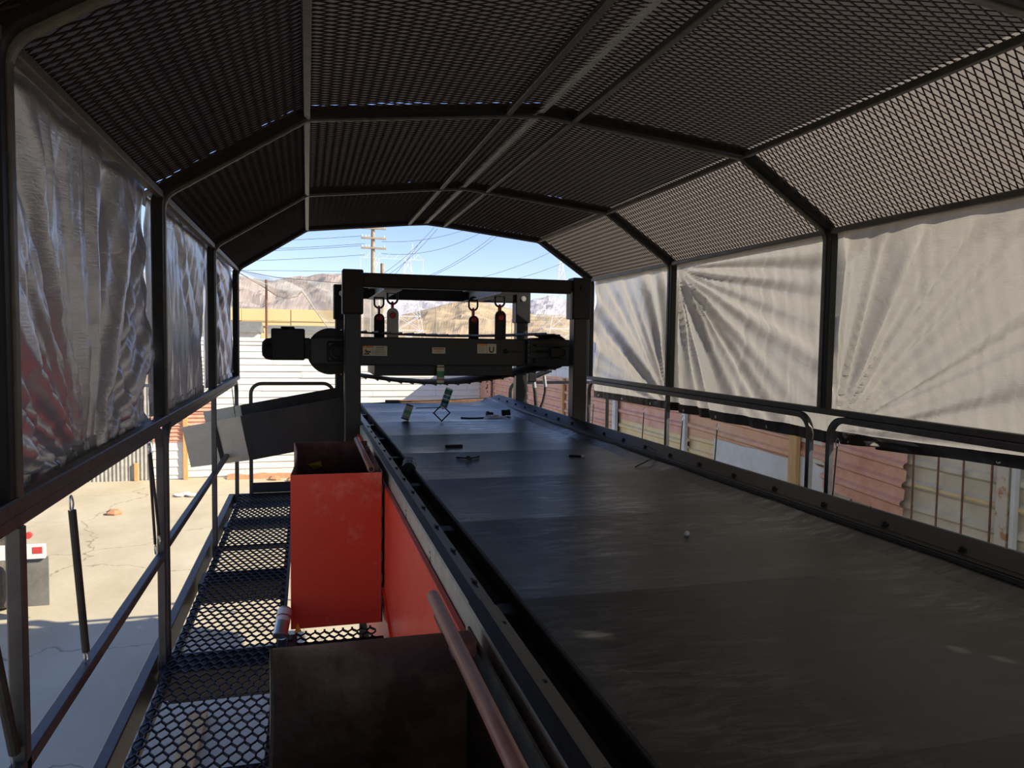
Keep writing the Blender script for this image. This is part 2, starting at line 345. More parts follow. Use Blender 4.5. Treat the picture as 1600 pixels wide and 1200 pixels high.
for row in range(21):
    zz = GZ+.06+row*.187; x = -3.25; first = True
    while x < 5.1:
        L = min(5.16-x, rng.choice((1.9, 2.6, 3.4)) if not first else rng.uniform(1.0, 3.2)); first = False
        mb = MB(); a = rng.uniform(-.006, .006); q = rng.uniform(0, .012)
        mb.add([(x, BW-.035-q, zz+a), (x+L-.008, BW-.035-q, zz+a*.3), (x+L-.008, BW-.012-q, zz+.181), (x, BW-.012-q, zz+.181),
                (x, BW, zz+a), (x+L-.008, BW, zz+a*.3), (x+L-.008, BW, zz+.181), (x, BW, zz+.181)],
               [(0,1,2,3),(4,7,6,5),(0,4,5,1),(3,2,6,7),(0,3,7,4),(1,5,6,2)])
        mb.build('siding_plank', M['ribwhite'], wb); x += L
mb = MB(); mb.box((-3.25, BW+.001, GZ), (5.2, BW+.05, 1.42)); mb.build('backing', M['ribwhite'], wb)
mb = MB(); mb.box((-3.3, BW-.06, 1.41), (5.2, BW+.06, 1.45)); mb.build('cap_rail', M['ribwhite'], wb)
for i in range(6):
    rib_sheet((-4.15-.02*(i%2), BW-.05-.012*(i % 2), GZ+1.05+i*.4), (1,0,0), (0,0,1), 1.55, .44, .11, .03, (0,-1,0), uneven=.01, seed=i).build('red_sheet' if i < 3 else 'pale_sheet', M['ribred'] if i < 3 else M['ribwhite'], wb)
for i in range(9):
    rib_sheet((-4.2-.02*(i%2), BW-.03-.01*(i % 2), GZ+.02+i*.115), (1,0,0), (0,0,1), .95, .12, .12, .02, (0,-1,0), prof='lap').build('siding_plank', M['ribwhite'], wb)
for i in range(9):
    rib_sheet((-4.9-i*.8, BW-.02-.01*(i % 2), GZ), (0,0,1), (1,0,0), 2.6+.4*(i % 3), .83, .1, .03, (0,-1,0), prof='sin').build('corrugated_sheet', M['vgrey'], wb)
mb = MB(); mb.box((-3.36, BW-.14, GZ), (-3.24, BW-.04, 1.4), .006); mb.build('timber_post', M['wood'], wb)
mb = MB(); mb.box((-4.62, BW-.12, GZ), (-4.52, BW-.05, GZ+.5), .005); mb.build('timber_post', M['wood'], wb)
# ---- right wall
RW = 5.2
wr = struct(thing('wall_right', 'x', 'x', (RW, 10, GZ))); del wr['label']; del wr['category']
mb = MB(); mb.box((RW+.06, -6, GZ), (RW+.12, BW, .74)); mb.build('backing', M['ribbeige'], wr)
def rsheet(y0, y1, z0, z1, m, name, tilt=0, out=0, prof='trap', pitch=.19, depth=.035, uneven=.012, seed=0):
    d = Vector((0, 1, tilt)).normalized(); u = Vector((0, -tilt, 1)).normalized()
    return rib_sheet((RW-out, y0, z0), d, u, (y1-y0), z1-z0, pitch, depth, (-1,0,0), prof, uneven, seed).build(name, M[m], wr)
sd = 0
# far run: faded red sheets with stepped seams
for row in range(4):
    y = 11.95+(row*.7) % 1.3; z1 = .76-row*.80; last = 11.9
    cuts = [11.9]
    while y < BW-.5: cuts.append(y); y += rng.uniform(1.5, 2.7)
    cuts.append(BW-.02)
    for a, b in zip(cuts, cuts[1:]):
        if b-a < .3: continue
        sd += 1; rsheet(a, b-.02, z1-.82, z1, 'ribred', 'red_sheet', tilt=rng.uniform(-.012, .012), out=rng.uniform(0, .03), seed=sd, pitch=.19)
# blocks above the red run
for row in range(4):
    y = 12.8+(.2 if row % 2 else 0)
    while y < BW-.1:
        mb = MB(); o_ = rng.uniform(0, .006); mb.box((RW-.02-o_, y+.006, .77+row*.19), (RW+.13, min(y+.394, BW), .77+row*.19+.178), .004)
        mb.build('block', M['block'], wr); y += .4
mb = MB(); mb.box((RW-.005, 12.8, .76), (RW+.12, BW, 1.52)); mb.build('mortar', M['block'], wr)
# middle run
rsheet(9.42, 11.86, .20, .76, 'ribred', 'red_sheet', seed=31); rsheet(9.42, 11.86, -.62, .215, 'ribyel', 'yellow_sheet', seed=32, out=-.01); rsheet(9.42, 11.86, -1.6, -.6, 'ribyel', 'yellow_sheet', seed=33); rsheet(9.42, 11.86, GZ, -1.58, 'ribred', 'red_sheet', seed=34)
rsheet(6.9, 9.40, .46, .80, 'ribred', 'red_sheet', seed=35); rsheet(6.98, 9.40, .16, .50, 'ribor', 'orange_sheet', tilt=.03, out=.03, seed=36)
rsheet(8.4, 9.40, -.7, .26, 'ribyel', 'yellow_sheet', seed=37); rsheet(6.9, 9.4, GZ, -.68, 'ribbeige', 'beige_sheet', seed=38)
def flat_sheet(y0, y1, z0, z1, m, name, out=.02, seed=0, tilt=0):
    mb = MB()
    def fn(u, v): return (RW-out-.02*noise.noise(Vector((u*3, v*3, seed))), y0+(y1-y0)*u, z0+(z1-z0)*v+tilt*u+.02*noise.noise(Vector((u*4, seed, 0))))
    mb.grid(fn, 10, 6); return mb.build(name, M[m], wr, smooth=True)
flat_sheet(7.0, 8.66, -.72, .26, 'flatgrey', 'pale_sheet', .05, 2, .02)
rsheet(6.5, 7.0, .2, .8, 'ribred', 'red_sheet', seed=39); flat_sheet(6.46, 6.92, -.5, .23, 'flatgrey', 'pale_sheet', .04, 5, .1)
# near red sheet, frayed, in front of beige
rsheet(5.42, 6.50, -.02, .74, 'ribred', 'red_sheet', tilt=.06, out=.06, seed=41, pitch=.17, depth=.04)
for i, (a, b) in enumerate(((5.0, 6.95), (3.2, 5.02), (1.4, 3.22), (-.4, 1.42), (-2.2, -.38), (-4.0, -2.18), (-6, -3.98))):
    for j in range(4): rsheet(a, b, .76-(j+1)*.82, .77-j*.82, 'ribbeige', 'beige_sheet', seed=50+i*4+j, out=.01*(i % 2)+.006*(j % 2), pitch=.2, depth=.035)
for y, wd, m in ((14.6, .11, 'wood'), (20.8, .07, 'rod'), (11.88, .13, 'flatgrey'), (9.41, .1, 'flatgrey'), (6.96, .14, 'wood'), (4.42, .1, 'rustpost'), (4.33, .035, 'flatgrey'), (2.3, .1, 'rustpost')):
    mb = MB(); mb.box((RW-.10, y-wd/2, GZ), (RW-.045, y+wd/2, .76), .006); mb.build('fence_post', M[m], wr)
for y in (5.30, 5.05, 4.79, 4.53, 6.1, 5.82, 4.0, 3.7, 6.4):
    mb = MB(); xr_ = RW-(.065 if y < 5.4 else .045); mb.cyl((xr_, y, GZ), (xr_, y+rng.uniform(-.02, .02), .76), .0095, 6); mb.build('rebar_rod', M['rod'], wr)
mb = MB(); mb.box((RW-.06, 2.4, .29), (RW-.045, 5.35, .315)); mb.build('tie_strip', M['ribyel'], wr)
# ================================================================ CANOPY
XL, XR = -.65, 2.97
PROF = [(-.65, 2.165), (0, 2.58), (1.0, 2.69), (1.18, 2.705), (1.365, 2.69), (2.38, 2.58), (2.97, 2.185)]
BY = [-3.7, -1.82, .05, 1.93, 3.80, 5.78, 7.65]  # the two rearmost bays are unseen, added to shade the foreground
can = thing('canopy_frame', 'long dark steel hooped canopy frame lined with expanded mesh over the conveyor', 'canopy', (XL, 1.93, 1.13))
RZ = 1.13
for i, y in enumerate(BY):
    pts = [(XL, y, RZ)]+[(x, y, z_) for x, z_ in PROF]+[(XR, y, RZ)]
    pts = fillet(pts, [0, .11, .10, .02, .15, .02, .10, .11, 0], 5)
    b = MB(); b.sweep(pts, sq(.034, .03), up=(0, 1, 0)); b.build('bent', M['purlin'], can)
    o_ = .014; pts = [(XL-o_, y-.036, RZ)]+[(x+(0 if 0 < j < 6 else (-o_ if j == 0 else o_)), y-.036, z_+.016) for j, (x, z_) in enumerate(PROF)]+[(XR+o_, y-.036, RZ)]
    pts = fillet(pts, [0, .12, .10, .02, .15, .02, .10, .12, 0], 5)
    b = MB(); b.sweep(pts, sq(.05, .04), up=(0, 1, 0)); b.build('outer_bent', M['black'], can)
for j, (x, z_) in enumerate(PROF):
    if j == 3: continue
    b = MB(); wd = .036 if j in (0, 6) else .032
    b.box((x-wd/2, BY[0], z_-.014), (x+wd/2, BY[-1]+.02, z_+.018), .004); b.build('purlin', M['purlin'], can)
for x in (XL, XR):
    b = MB(); b.box((x-.019, BY[0], RZ-.02), (x+.019, BY[-1]+.02, RZ+.018), .004); b.build('bottom_rail', M['rail'], can)
# expanded mesh panel: mesh shared between bays
def expanded(uv0, U, V, a, b, wd, th, bend=.22, raise_=.0):
    """strands on a local plane, u along short way, v along long way; returns arrays"""
    vs_ = []; fs = []
    nu = int(U/a)+1; nv = int(V/(b/2))+1
    def P(u, v): return (min(max(u, 0), U), min(max(v, 0), V))
    for jv in range(nv):
        for iu in range(nu+1):
            u_ = (iu+(.5 if jv % 2 else 0))*a; v_ = jv*b/2
            for sg in (-1, 1):
                p = (u_, v_); q = (u_+sg*a/2, v_+b/2)
                if p[1] >= V or p[0] > U or q[0] < 0 or q[0] > U or p[0] < 0: continue
                k_ = min(1, (V-p[1])/(b/2)); q = (p[0]+(q[0]-p[0])*k_, p[1]+(q[1]-p[1])*k_)
                # small knuckles: run straight along v near the bonds
                e = bend*.5*b/2*k_; path = [p, (p[0]+sg*a*.04, p[1]+e), (q[0]-sg*a*.04, q[1]-e), q]
                n0 = len(vs_)
                for (x, y) in path:
                    for (dx, dz) in ((-wd/2, 0), (wd/2, th*.35*sg), (wd/2, th), (-wd/2, th)):
                        vs_.append((x+dx, y, dz))
                for s_ in range(3):
                    for c_ in range(4):
                        d_ = (c_+1) % 4; fs.append((n0+s_*4+c_, n0+s_*4+d_, n0+s_*4+4+d_, n0+s_*4+4+c_))
    return vs_, fs
def expanded_simple(U, V, a, b, wd, th):
    vs_ = []; fs = []
    nu = int(U/a)+1; nv = int(V/(b/2))+1
    for jv in range(nv):
        for iu in range(nu+1):
            u_ = (iu+(.5 if jv % 2 else 0))*a; v_ = jv*b/2
            for sg in (-1, 1):
                p = (u_, v_); q = (u_+sg*a/2, v_+b/2)
                if p[1] >= V or p[0] > U or q[0] < 0 or q[0] > U or p[0] < 0: continue
                k_ = min(1, (V-p[1])/(b/2)); q = (p[0]+(q[0]-p[0])*k_, p[1]+(q[1]-p[1])*k_)
                n0 = len(vs_)
                for (x, y) in (p, q):
                    for (dx, dz) in ((-wd/2, 0), (wd/2, -.001*sg), (wd/2, th), (-wd/2, th)): vs_.append((x+dx, y, dz))
                for c_ in range(4): d_ = (c_+1) % 4; fs.append((n0+c_, n0+d_, n0+4+d_, n0+4+c_))
    return vs_, fs
segs = [(0,1),(1,2),(2,3),(3,4),(4,5),(5,6)]
BAY = 1.87
for (i0, i1) in segs:
    (xa, za), (xb, zb) = PROF[i0], PROF[i1]
    d = Vector((xb-xa, 0, zb-za)); L = d.length; d.normalize(); n_ = Vector((-d.z, 0, d.x))
    ev, ef = expanded_simple(BAY-.05, L, .0345, .088, .0042, .004)
    me = None
    for k_, y0 in enumerate(BY[:-1]):
        if k_ < 2: continue
        sc_ = (BY[k_+1]-y0)/BAY
        if me is None:
            me = bpy.data.meshes.new('mesh_panel')
            base = Vector((xa, 0, za))+n_*.024
            me.from_pydata([tuple(base+Vector((0,1,0))*(p[0]+.025)+d*p[1]+n_*p[2]) for p in ev], [], ef); me.materials.append(M['mesh']); me.update()
        o = bpy.data.objects.new('mesh_panel', me); C.objects.link(o); o.parent = can
        o.matrix_parent_inverse = Matrix.Translation(-Vector(can.location)); o.location = (0, y0, 0); o.scale = (1, sc_, 1); stuff(o)
# ragged seam strip at the ridge
b = MB(); y = -1.0; i = 0
while y < 7.6:
    wv = .012+.012*rng.random()
    zt = 2.698
    b.add([(1.165, y, zt), (1.165, y+.03, zt), (1.165-.02-wv, y+.012+.008*rng.random(), zt-.012), (1.185, y, zt), (1.185, y+.03, zt), (1.165, y, zt+.004), (1.185, y+.03, zt+.004)],
          [(0,1,2),(0,3,4,1)]); y += .03; i += 1
b.build('ragged_seam_strip', M['galv'], can, label='ragged pale seam strip along the ridge')
# roof tarps
def toward(p, z_to): t = (z_to-p[2])/SUN.z; return (p[0]+SUN.x*t, p[1]+SUN.y*t)
holes_w = []
for sp in ((.71, 1.75, .77), (1.60, 1.50, .77), (1.68, 1.47, .77)):
    # intersection with right slope plane through PROF[5], PROF[6]
    (xa, za), (xb, zb) = PROF[5], PROF[6]; m_ = (zb-za)/(xb-xa)
    t = (za+m_*(sp[0]-xa)-sp[2]+.06)/(SUN.z-m_*SUN.x); p = Vector(sp)+SUN*t; holes_w.append(p)
for k_, y0 in enumerate(BY[:-1]):
    y1 = BY[k_+1]
    rt = thing('roof_tarp', ['grey tarp section covering the rear end of the canopy roof', 'grey tarp roof section behind the camera position', 'grey brown roof tarp seen at the top corners of the view', 'largest grey brown roof tarp section in view, nearest bay', 'grey roof tarp over the middle bay', 'grey roof tarp over the farthest bay by the gantry'][k_], 'tarp', (1.18, y0, 2.75))
    for s_, (i0, i1) in enumerate(((0,1),(1,3),(3,5),(5,6))):
        OFS = [(-.70, 2.195), (-.025, 2.628), (1.18, 2.757), (2.405, 2.628), (3.015, 2.215)]
        (xa, za), (xb, zb) = OFS[s_], OFS[s_+1]; d = Vector((xb-xa, 0, zb-za)); L = d.length; dn = d.normalized(); n_ = Vector((-dn.z, 0, dn.x))
        fine = (i0 == 5 and k_ in (1, 2))
        ya = y0-.02
        yb = y1+.0 if s_ >= 2 else (y1-.036 if k_ == 3 else y1-.0)
        nu, nv = (int((yb-ya)/.022), 32) if fine else (24, 14)
        ex0 = .0; 
        def fn(u, v):
            ve = v*1.10 if i1 == 6 else (v*1.10-.10 if i0 == 0 else v)
            p = Vector((xa, 0, za))+d*ve+n_*(.012*noise.noise(Vector((u*5+k_*7, v*4+s_*3, 1)))*math.sin(PI*min(1, max(0, v)))+.006*(math.sin(PI*v)))
            return (p.x, ya+(yb-ya)*u, p.z)
        skip = set()
        if fine:
            for h in holes_w:
                u_ = (h.y-ya)/(yb-ya); v_ = (h.x-xa)/(xb-xa)/1.10
                if 0 < u_ < 1 and 0 < v_ < 1: skip |= {(int(u_*nu)+e1, int(v_*nv)+e2) for e1 in (0, 1) for e2 in (0, 1)}
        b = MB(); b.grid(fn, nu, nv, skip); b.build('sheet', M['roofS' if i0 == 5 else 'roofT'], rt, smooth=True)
# ---- side tarps
def fold(y, z_, ay, az, n, amp, r0_, seed):
    """radial tension folds fanning out of the anchor (ay, az)"""
    dy, dz = y-ay, z_-az; r = math.hypot(dy, dz)+1e-6; a = math.atan2(dy, -dz)
    q = noise.noise(Vector((a*n, seed, r*.35)))+.5*noise.noise(Vector((a*n*2.3, seed+3, r*.5)))
    return amp*q*min(1, r/r0_)*math.exp(-r*.45)*1.6
def side_tarp(label, side, y0, y1, z0f, z1, foldfn, m, nu=110, nv=80, hem=True, hooks=(), y0f=None, y1f=None, name='side_tarp', punct=()):
    x0 = XL-.03 if side < 0 else XR+.03
    t = thing(name, label, 'tarp', (x0, (y0+y1)/2, z1))
    def fn(u, v):
        ya = y0+(y0f(v) if y0f else 0); yb = y1+(y1f(v) if y1f else 0)
        y = ya+(yb-ya)*u; zb = z0f(u); z_ = z1+.05+(zb-z1-.05)*v
        off = foldfn(y, z_, u, v)*min(1, .12+v*5)
        x = x0+side*(.012+abs(off) if False else .03+off)
        if side > 0: x = max(x, XR+.021)
        else: x = min(x, XL-.021)
        return (x, y, z_)
    skip = set()
    for (hy, hz) in punct:
        i_ = int((hy-y0)/(y1-y0)*nu); j_ = int((z1+.05-hz)/(z1+.05-z0f(.5))*nv); skip |= {(i_, j_), (i_+1, j_)}
    b = MB(); b.grid(fn, nu, nv, skip); b.build('sheet', m, t, smooth=True)
    if hem:
        b = MB(); b.grid(lambda u, v: tuple(Vector(fn(u, 1-v*.055))+Vector((-side*.009, 0, 0))), nu, 2); b.build('hem_band', M['frame'] if side > 0 else m, t, smooth=True)
    for h in hooks:
        u = (h-y0)/(y1-y0); p = Vector(fn(u, .98)); b = MB(); pr = [(.004,-.002),(.011,-.002),(.011,.002),(.004,.002),(.004,-.002)]
        b.lathe(pr, p+Vector((-side*.008, 0, 0)), (1,0,0), 12); b.build('grommet', M['chrome'], t)
    return t, fn
def vf(y, z_, n, amp, seed): return amp*(noise.noise(Vector((y*n, z_*.5, seed)))+.45*noise.noise(Vector((y*n*2.6, z_*.9, seed+2)))+.2*noise.noise(Vector((y*n*6, z_*3, seed+5)))+.1*noise.noise(Vector((y*n*12, z_*14, seed+7))))
# right side
side_tarp('large pale silver right tarp nearest the camera, folds fanning from its lower left corner', 1, 1.90, 3.80, lambda u: 1.0-.06*u, 2.18,
    lambda y, z_, u, v: fold(y, z_, 3.74, 1.0, 7, .085, .5, 3)+vf(y, z_, 9, .012, 1), M['tarpR'], hooks=(2.0, 2.66))
side_tarp('middle pale silver tarp on the right with diagonal folds from its upper far corner', 1, 3.80, 5.78, lambda u: .93+.015*u, 2.18,
    lambda y, z_, u, v: fold(y, z_, 5.74, 2.15, 6, .11, .5, 8)+vf(y, z_, 8, .014, 4), M['tarpR'], hooks=(4.4, 5.0, 5.5))
side_tarp('farthest pale silver tarp on the right beside the gantry post', 1, 5.76, 7.64, lambda u: .945-.03*u, 2.18,
    lambda y, z_, u, v: fold(y, z_, 5.82, .95, 6, .08, .6, 12)+vf(y, z_, 6, .010, 6), M['tarpR'], hooks=(6.2, 6.9, 7.5))
for (a, b_, lb) in ((.0, 1.94, 'pale silver tarp on the right wall of the bay above the camera'), (-1.85, 0.02, 'pale silver tarp on the right wall behind the camera'), (-3.7, -1.85, 'rearmost pale silver tarp on the right wall')):
    side_tarp(lb, 1, a, b_, lambda u: .98, 2.18, lambda y, z_, u, v: vf(y, z_, 5, .015, 9), M['tarpR'], nu=90, nv=60, hem=True, punct=tuple((sp[1]-.76*(3.03-sp[0])/1.32, sp[2]+(3.03-sp[0])/1.32) for sp in ((1.61, 1.45, .77), (1.68, 1.38, .77), (1.80, 1.30, .77))) if a == 0 else ())
# left side
def lf1(y, z_, u, v): return fold(y, z_, 2.75, 1.0, 6, .06, .5, 21)+vf(y, z_, 6.5, .045, 14)*(.35+.65*v)
side_tarp('large dark silver tarp hanging on the left nearest the camera in deep folds', -1, 1.93, 3.76, lambda u: 1.10-.02*math.sin(u*9), 2.17, lf1, M['tarpL'], nu=170, nv=100, y1f=lambda v: -.10*v*v)
side_tarp('middle crinkled silver tarp on the left between the two hoop legs', -1, 3.82, 5.76, lambda u: 1.12+.05*max(0, .35-u)-.0*u, 2.17,
    lambda y, z_, u, v: fold(y, z_, 4.0, 2.9, 6, .05, .8, 31)+vf(y, z_, 7, .022, 24), M['tarpL'], nu=150, nv=90, y1f=lambda v: -.14*v)
side_tarp('farthest crinkled silver tarp on the left by the open end', -1, 5.80, 7.64, lambda u: 1.14-.02*u, 2.17,
    lambda y, z_, u, v: fold(y, z_, 5.9, 2.4, 6, .05, .8, 41)+vf(y, z_, 7, .022, 34), M['tarpL'], nu=130, nv=80)
for (a, b_, lb) in ((.0, 1.97, 'dark silver tarp on the left at the extreme edge of the view'), (-1.85, 0.02, 'dark silver tarp on the left wall behind the camera'), (-3.7, -1.85, 'rearmost dark silver tarp on the left wall')):
    side_tarp(lb, -1, a, b_, lambda u: 1.1, 2.17, lambda y, z_, u, v: vf(y, z_, 5, .02, 9), M['tarpL'], nu=40, nv=30)
# ================================================================ GUARD RAILS
def guard(label, x, y0, y1, mids, z_mid, z_foot, posts_only_left=True, wd=.035):
    t = thing('guard_rail', label, 'railing', (x, y0, 0)); zt = RZ-.038
    pts = fillet([(x, y0, z_foot), (x, y0, zt), (x, y1, zt), (x, y1, z_foot)], .11, 6)
    b = MB(); b.sweep(pts, sq(wd), up=(1, 0, 0)); b.build('hoop_rail', M['rail'], t)
    if z_mid: b = MB(); b.box((x-wd/2, y0+wd/2, z_mid-wd/2), (x+wd/2, y1-wd/2, z_mid+wd/2), .004); b.build('mid_rail', M['rail'], t)
    for y in mids: b = MB(); b.box((x-wd/2, y-wd/2, z_foot), (x+wd/2, y+wd/2, zt-wd/2), .004); b.build('post', M['rail'], t)
    return t
gx = -.655
guard('left guard rail section from the near hoop leg to the far walkway end', gx, 3.82, 7.55, (5.76,), .52, -.1)
guard('nearest left guard rail section, running out of view at bottom left', gx, .1, 3.72, (1.95,), .50, -.1)
guard('right guard rail section beside the far half of the conveyor', 2.95, 3.86, 7.55, (5.72,), .55, -.1)
guard('right guard rail section nearest the camera with a rounded end', 2.95, .1, 3.68, (1.95,), .55, -.1)
t = thing('end_rail', 'dark rounded guard rail across the far end of the walkway under the chute', 'railing', (-.53, 7.62, 0))
b = MB(); b.sweep(fillet([(-.53, 7.62, -.05), (-.53, 7.62, 1.07), (1.2, 7.62+.9, 1.07)] if False else [(-.53, 7.62, -.05), (-.53, 7.62, 1.07), (.25, 7.62, 1.07), (.25, 7.62, -.05)], .1, 6), sq(.034), up=(0, 1, 0)); b.build('hoop_rail', M['rail'], t)
b = MB(); b.box((-.515, 7.6, .0), (.24, 7.61, .10)); b.build('toe_plate', M['grate'], t)
t = thing('end_rail', 'thin black guard rail behind the right gantry post at the far end', 'railing', (1.95, 9.0, 0))
b = MB(); b.sweep(fillet([(2.54, 9.3, .2), (2.54, 9.3, .98), (3.9, 9.3, .98), (3.9, 9.3, -.1)], .12, 6), sq(.038), up=(0, 1, 0)); b.build('hoop_rail', M['black'], t)
# bungee cords on the left, hooks
def bungee(label, a, b_, r=.008, grp='bungee cords tying down the tarps'):
    t = thing('bungee_cord', label, 'cord', a, grp); a = Vector(a); b_ = Vector(b_); d = (b_-a).normalized()
    m = MB(); m.cyl(a+d*.05, b_-d*.05, r, 10); m.build('cord', M['rubber'], t)
    for p, s_ in ((a, 1), (b_, -1)):
        q = []
        for i in range(9): th = PI*1.15*i/8; q.append(p+d*s_*(.05-.03*math.sin(th)-.015)+Vector((0, .016*math.cos(th), 0))+Vector((0, 0, 0)))
        q = [p+d*s_*.055]+q
        m = MB(); m.sweep(q, rd(.0028, 6), up=(1, 0, 0)); m.build('hook', M['chrome'], t)
bungee('thick black bungee cord slanting down to the mid rail, second from the left edge', (gx-.02, 2.44, 1.05), (gx, 2.50, .50), .011)
bungee('black bungee cord at the extreme left edge hooked to the mid rail', (gx-.02, 1.80, 1.0), (gx, 1.93, .50), .013)
bungee('left strand of the cord pair beside the near left post', (gx-.02, 3.56, 1.05), (gx, 3.58, .54), .006)
bungee('right strand of the cord pair beside the near left post', (gx-.02, 3.58, 1.05), (gx, 3.68, .56), .006)
bungee('thin cord hanging at the far left rail end above the chute', (gx-.02, 7.3, 1.08), (gx, 7.42, .75), .004)
for y, zz, lb in ((4.98, .92, 'white hooked cord under the middle right tarp, nearer one'), (5.52, .93, 'white hooked cord under the middle right tarp, beside the thin post'), (6.25, .93, 'white hooked cord under the farthest right tarp, nearer one'), (7.5, .90, 'white hooked cord beside the black gantry post'), (3.66, .98, 'white hook with twin black cords between the two rounded rail ends')):
    bungee(lb, (2.99, y, zz), (2.97, y+.03, .25), .005, 'hooked cords under the right tarps')
# ================================================================ WALKWAY
wk = thing('walkway', 'dark expanded steel walkway with cross beams left of the red bins', 'walkway', (-.38, 3, 0))
def grating(x0, x1, y0, y1, z_, name='grating'):
    ev, ef = expanded((0,0), x1-x0, y1-y0, .047, .118, .0052, .011, .55)
    mb = MB(); mb.add([(x0+p[0], y0+p[1], z_+p[2]-.011) for p in ev], ef); o = mb.build(name, M['grate'], wk); stuff(o); return o
grating(-.63, -.13, .6, 7.58, 0)
grating(-.08, .36, 1.74, 3.93, 0)
for y, wd in ((1.4, .2), (2.66, .2), (3.72, .22), (5.02, .24), (5.75, .06), (6.45, .2), (7.2, .12)):
    b = MB(); b.box((-.66, y-wd/2, -.15 if y < 5.5 else -.05), (.38 if y < 3.8 else -.13, y+wd/2, -.02), .004); b.build('cross_beam', M['grate'], wk)
b = MB(); b.box((-.155, .6, -.05), (-.115, 7.58, -.016), .004); b.build('side_angle', M['grate'], wk)
b = MB(); b.box((-.635, .6, -.05), (-.60, 7.58, -.016), .004); b.build('side_angle', M['grate'], wk)
b = MB(); b.box((-.735, .3, -.13), (-.685, 7.6, -.0), .005); b.build('toe_board', M['rail'], wk)
b = MB(); b.box((-.675, .3, -.16), (.36, 7.6, -.158)) if False else b.box((-.735, 7.56, -.13), (.3, 7.6, -.0), .004); b.build('end_beam', M['grate'], wk)
b = MB()
for s_ in (0, 1): b.box((-.145+s_*.048, 3.55, .002), (-.10+s_*.048, 3.88, .006), .001)
b.cyl((-.098, 3.55, .008), (-.098, 3.88, .008), .006, 8)
for i in range(3):
    b.box((-.122, 3.60+i*.1, .006), (-.072, 3.64+i*.1, .010), .001)
b.build('hinge_plate', M['grate'], wk)
# timber lying under the grating on the ground, support legs of the platform
leg_names = thing('platform_frame', 'dark steel support frame carrying the walkway and conveyor above the yard', 'frame', (.8, 3, GZ))
for y in (.8, 3.9, 7.3):
    for x in (.55, 2.2):
        b = MB(); b.box((x-.06, y-.06, GZ), (x+.06, y+.06, -.2), .006); b.build('leg', M['black'], leg_names)
    b = MB(); b.box((-.66, y-.05, -.28), (3.0, y+.05, -.18), .006); b.build('cross_beam', M['black'], leg_names)
for x in (.55, 2.2, 2.98):
    b = MB(); b.box((x-.05, -3, -.18), (x+.05, 8.6, -.06), .006); b.build('long_beam', M['black'], leg_names)
b = MB(); b.box((2.45, -.5, -.05), (2.93, 7.6, -.02), .004); b.build('right_deck', M['grate'], leg_names)
b = MB(); b.box((-2.6, 1.0, GZ), (-2.42, 6.0, GZ+.05), .004)
b = MB(); b.box((-1.2, 4.0, GZ+.01), (-1.02, 8.2, GZ+.09), .004); tag(b.build('timber_plank', M['wood']), 'long timber plank lying on the ground seen through the walkway grating', 'plank')
# ================================================================ CONVEYOR
cv = thing('conveyor', 'wide grey belt conveyor with bolted dark skirts and grey edge plates', 'conveyor', (1.35, 4, -.06))
YN, YF = -2.2, 8.85
IDL = [3.0+.95*i for i in range(-6, 7)]
def sag(y):
    for a, b_ in zip(IDL, IDL[1:]):
        if a <= y <= b_: t = (y-a)/(b_-a); return -.05*t*(1-t)*.95
    return 0
def beltz(x, y):
    e = .025*sst(2.0, 2.15, x)*(1+.5*sst(6, 8.8, y)); return .765+sag(y)*(1-sst(1.8, 2.15, x)*.7)*(1-.5*sst(.75, .58, x))+e+.02*sst(1.9, 2.15, x)*sst(7.5, 8.8, y)+.0016*noise.noise(Vector((x*2, y*3, 0)))
ys = []
for a, b_ in zip(IDL, IDL[1:]):
    ys += [a+(b_-a)*t/12 for t in range(12)]
ys = [y for y in ys if YN < y < YF]+[YF]
xs = [.600+1.550*i/36 for i in range(37)]
b = MB(); vs_ = [(x, y, beltz(x, y)) for y in ys for x in xs]; n = len(xs)
fs = [(j*n+i, j*n+i+1, (j+1)*n+i+1, (j+1)*n+i) for j in range(len(ys)-1) for i in range(n-1)]
b.add(vs_, fs); b.build('belt', M['belt'], cv, smooth=False)
b = MB(); b.add([(x, YF, beltz(x, YF)-.0) for x in (xs[0], xs[-1])]+[(x, YF, beltz(x, YF)-.012) for x in (xs[0], xs[-1])], [(0,1,3,2)]); b.build('belt_end_edge', M['rubber'], cv)
b = MB(); b.box((.588, YN, .690), (.603, YF, .772), .003); b.build('belt_edge_strip', M['rubber'], cv)
b = MB(); b.cyl((.6, 8.78, .66), (2.12, 8.78, .66), .085, 24); b.build('tail_roller', M['rubber'], cv)
b = MB(); b.box((.9, 8.95, .72), (2.3, 9.0, .79), .004); b.build('rusty_end_bar', M['rod'], cv, label='rusty bar across the far end')
for y in IDL:
    if YN < y < YF:
        b = MB(); b.cyl((.53, y, .70), (2.12, y, .70), .028, 14); b.build('idler_roller', M['black'], cv)
        b = MB(); b.box((.505, y-.045, .69), (.588, y+.045, .742), .004); b.build('roller_bracket', M['black'], cv)
# trough between edge plate and belt
b = MB(); b.box((.50, YN, .66), (.60, YF-.1, .70)); b.build('trough_floor', M['rust'], cv)
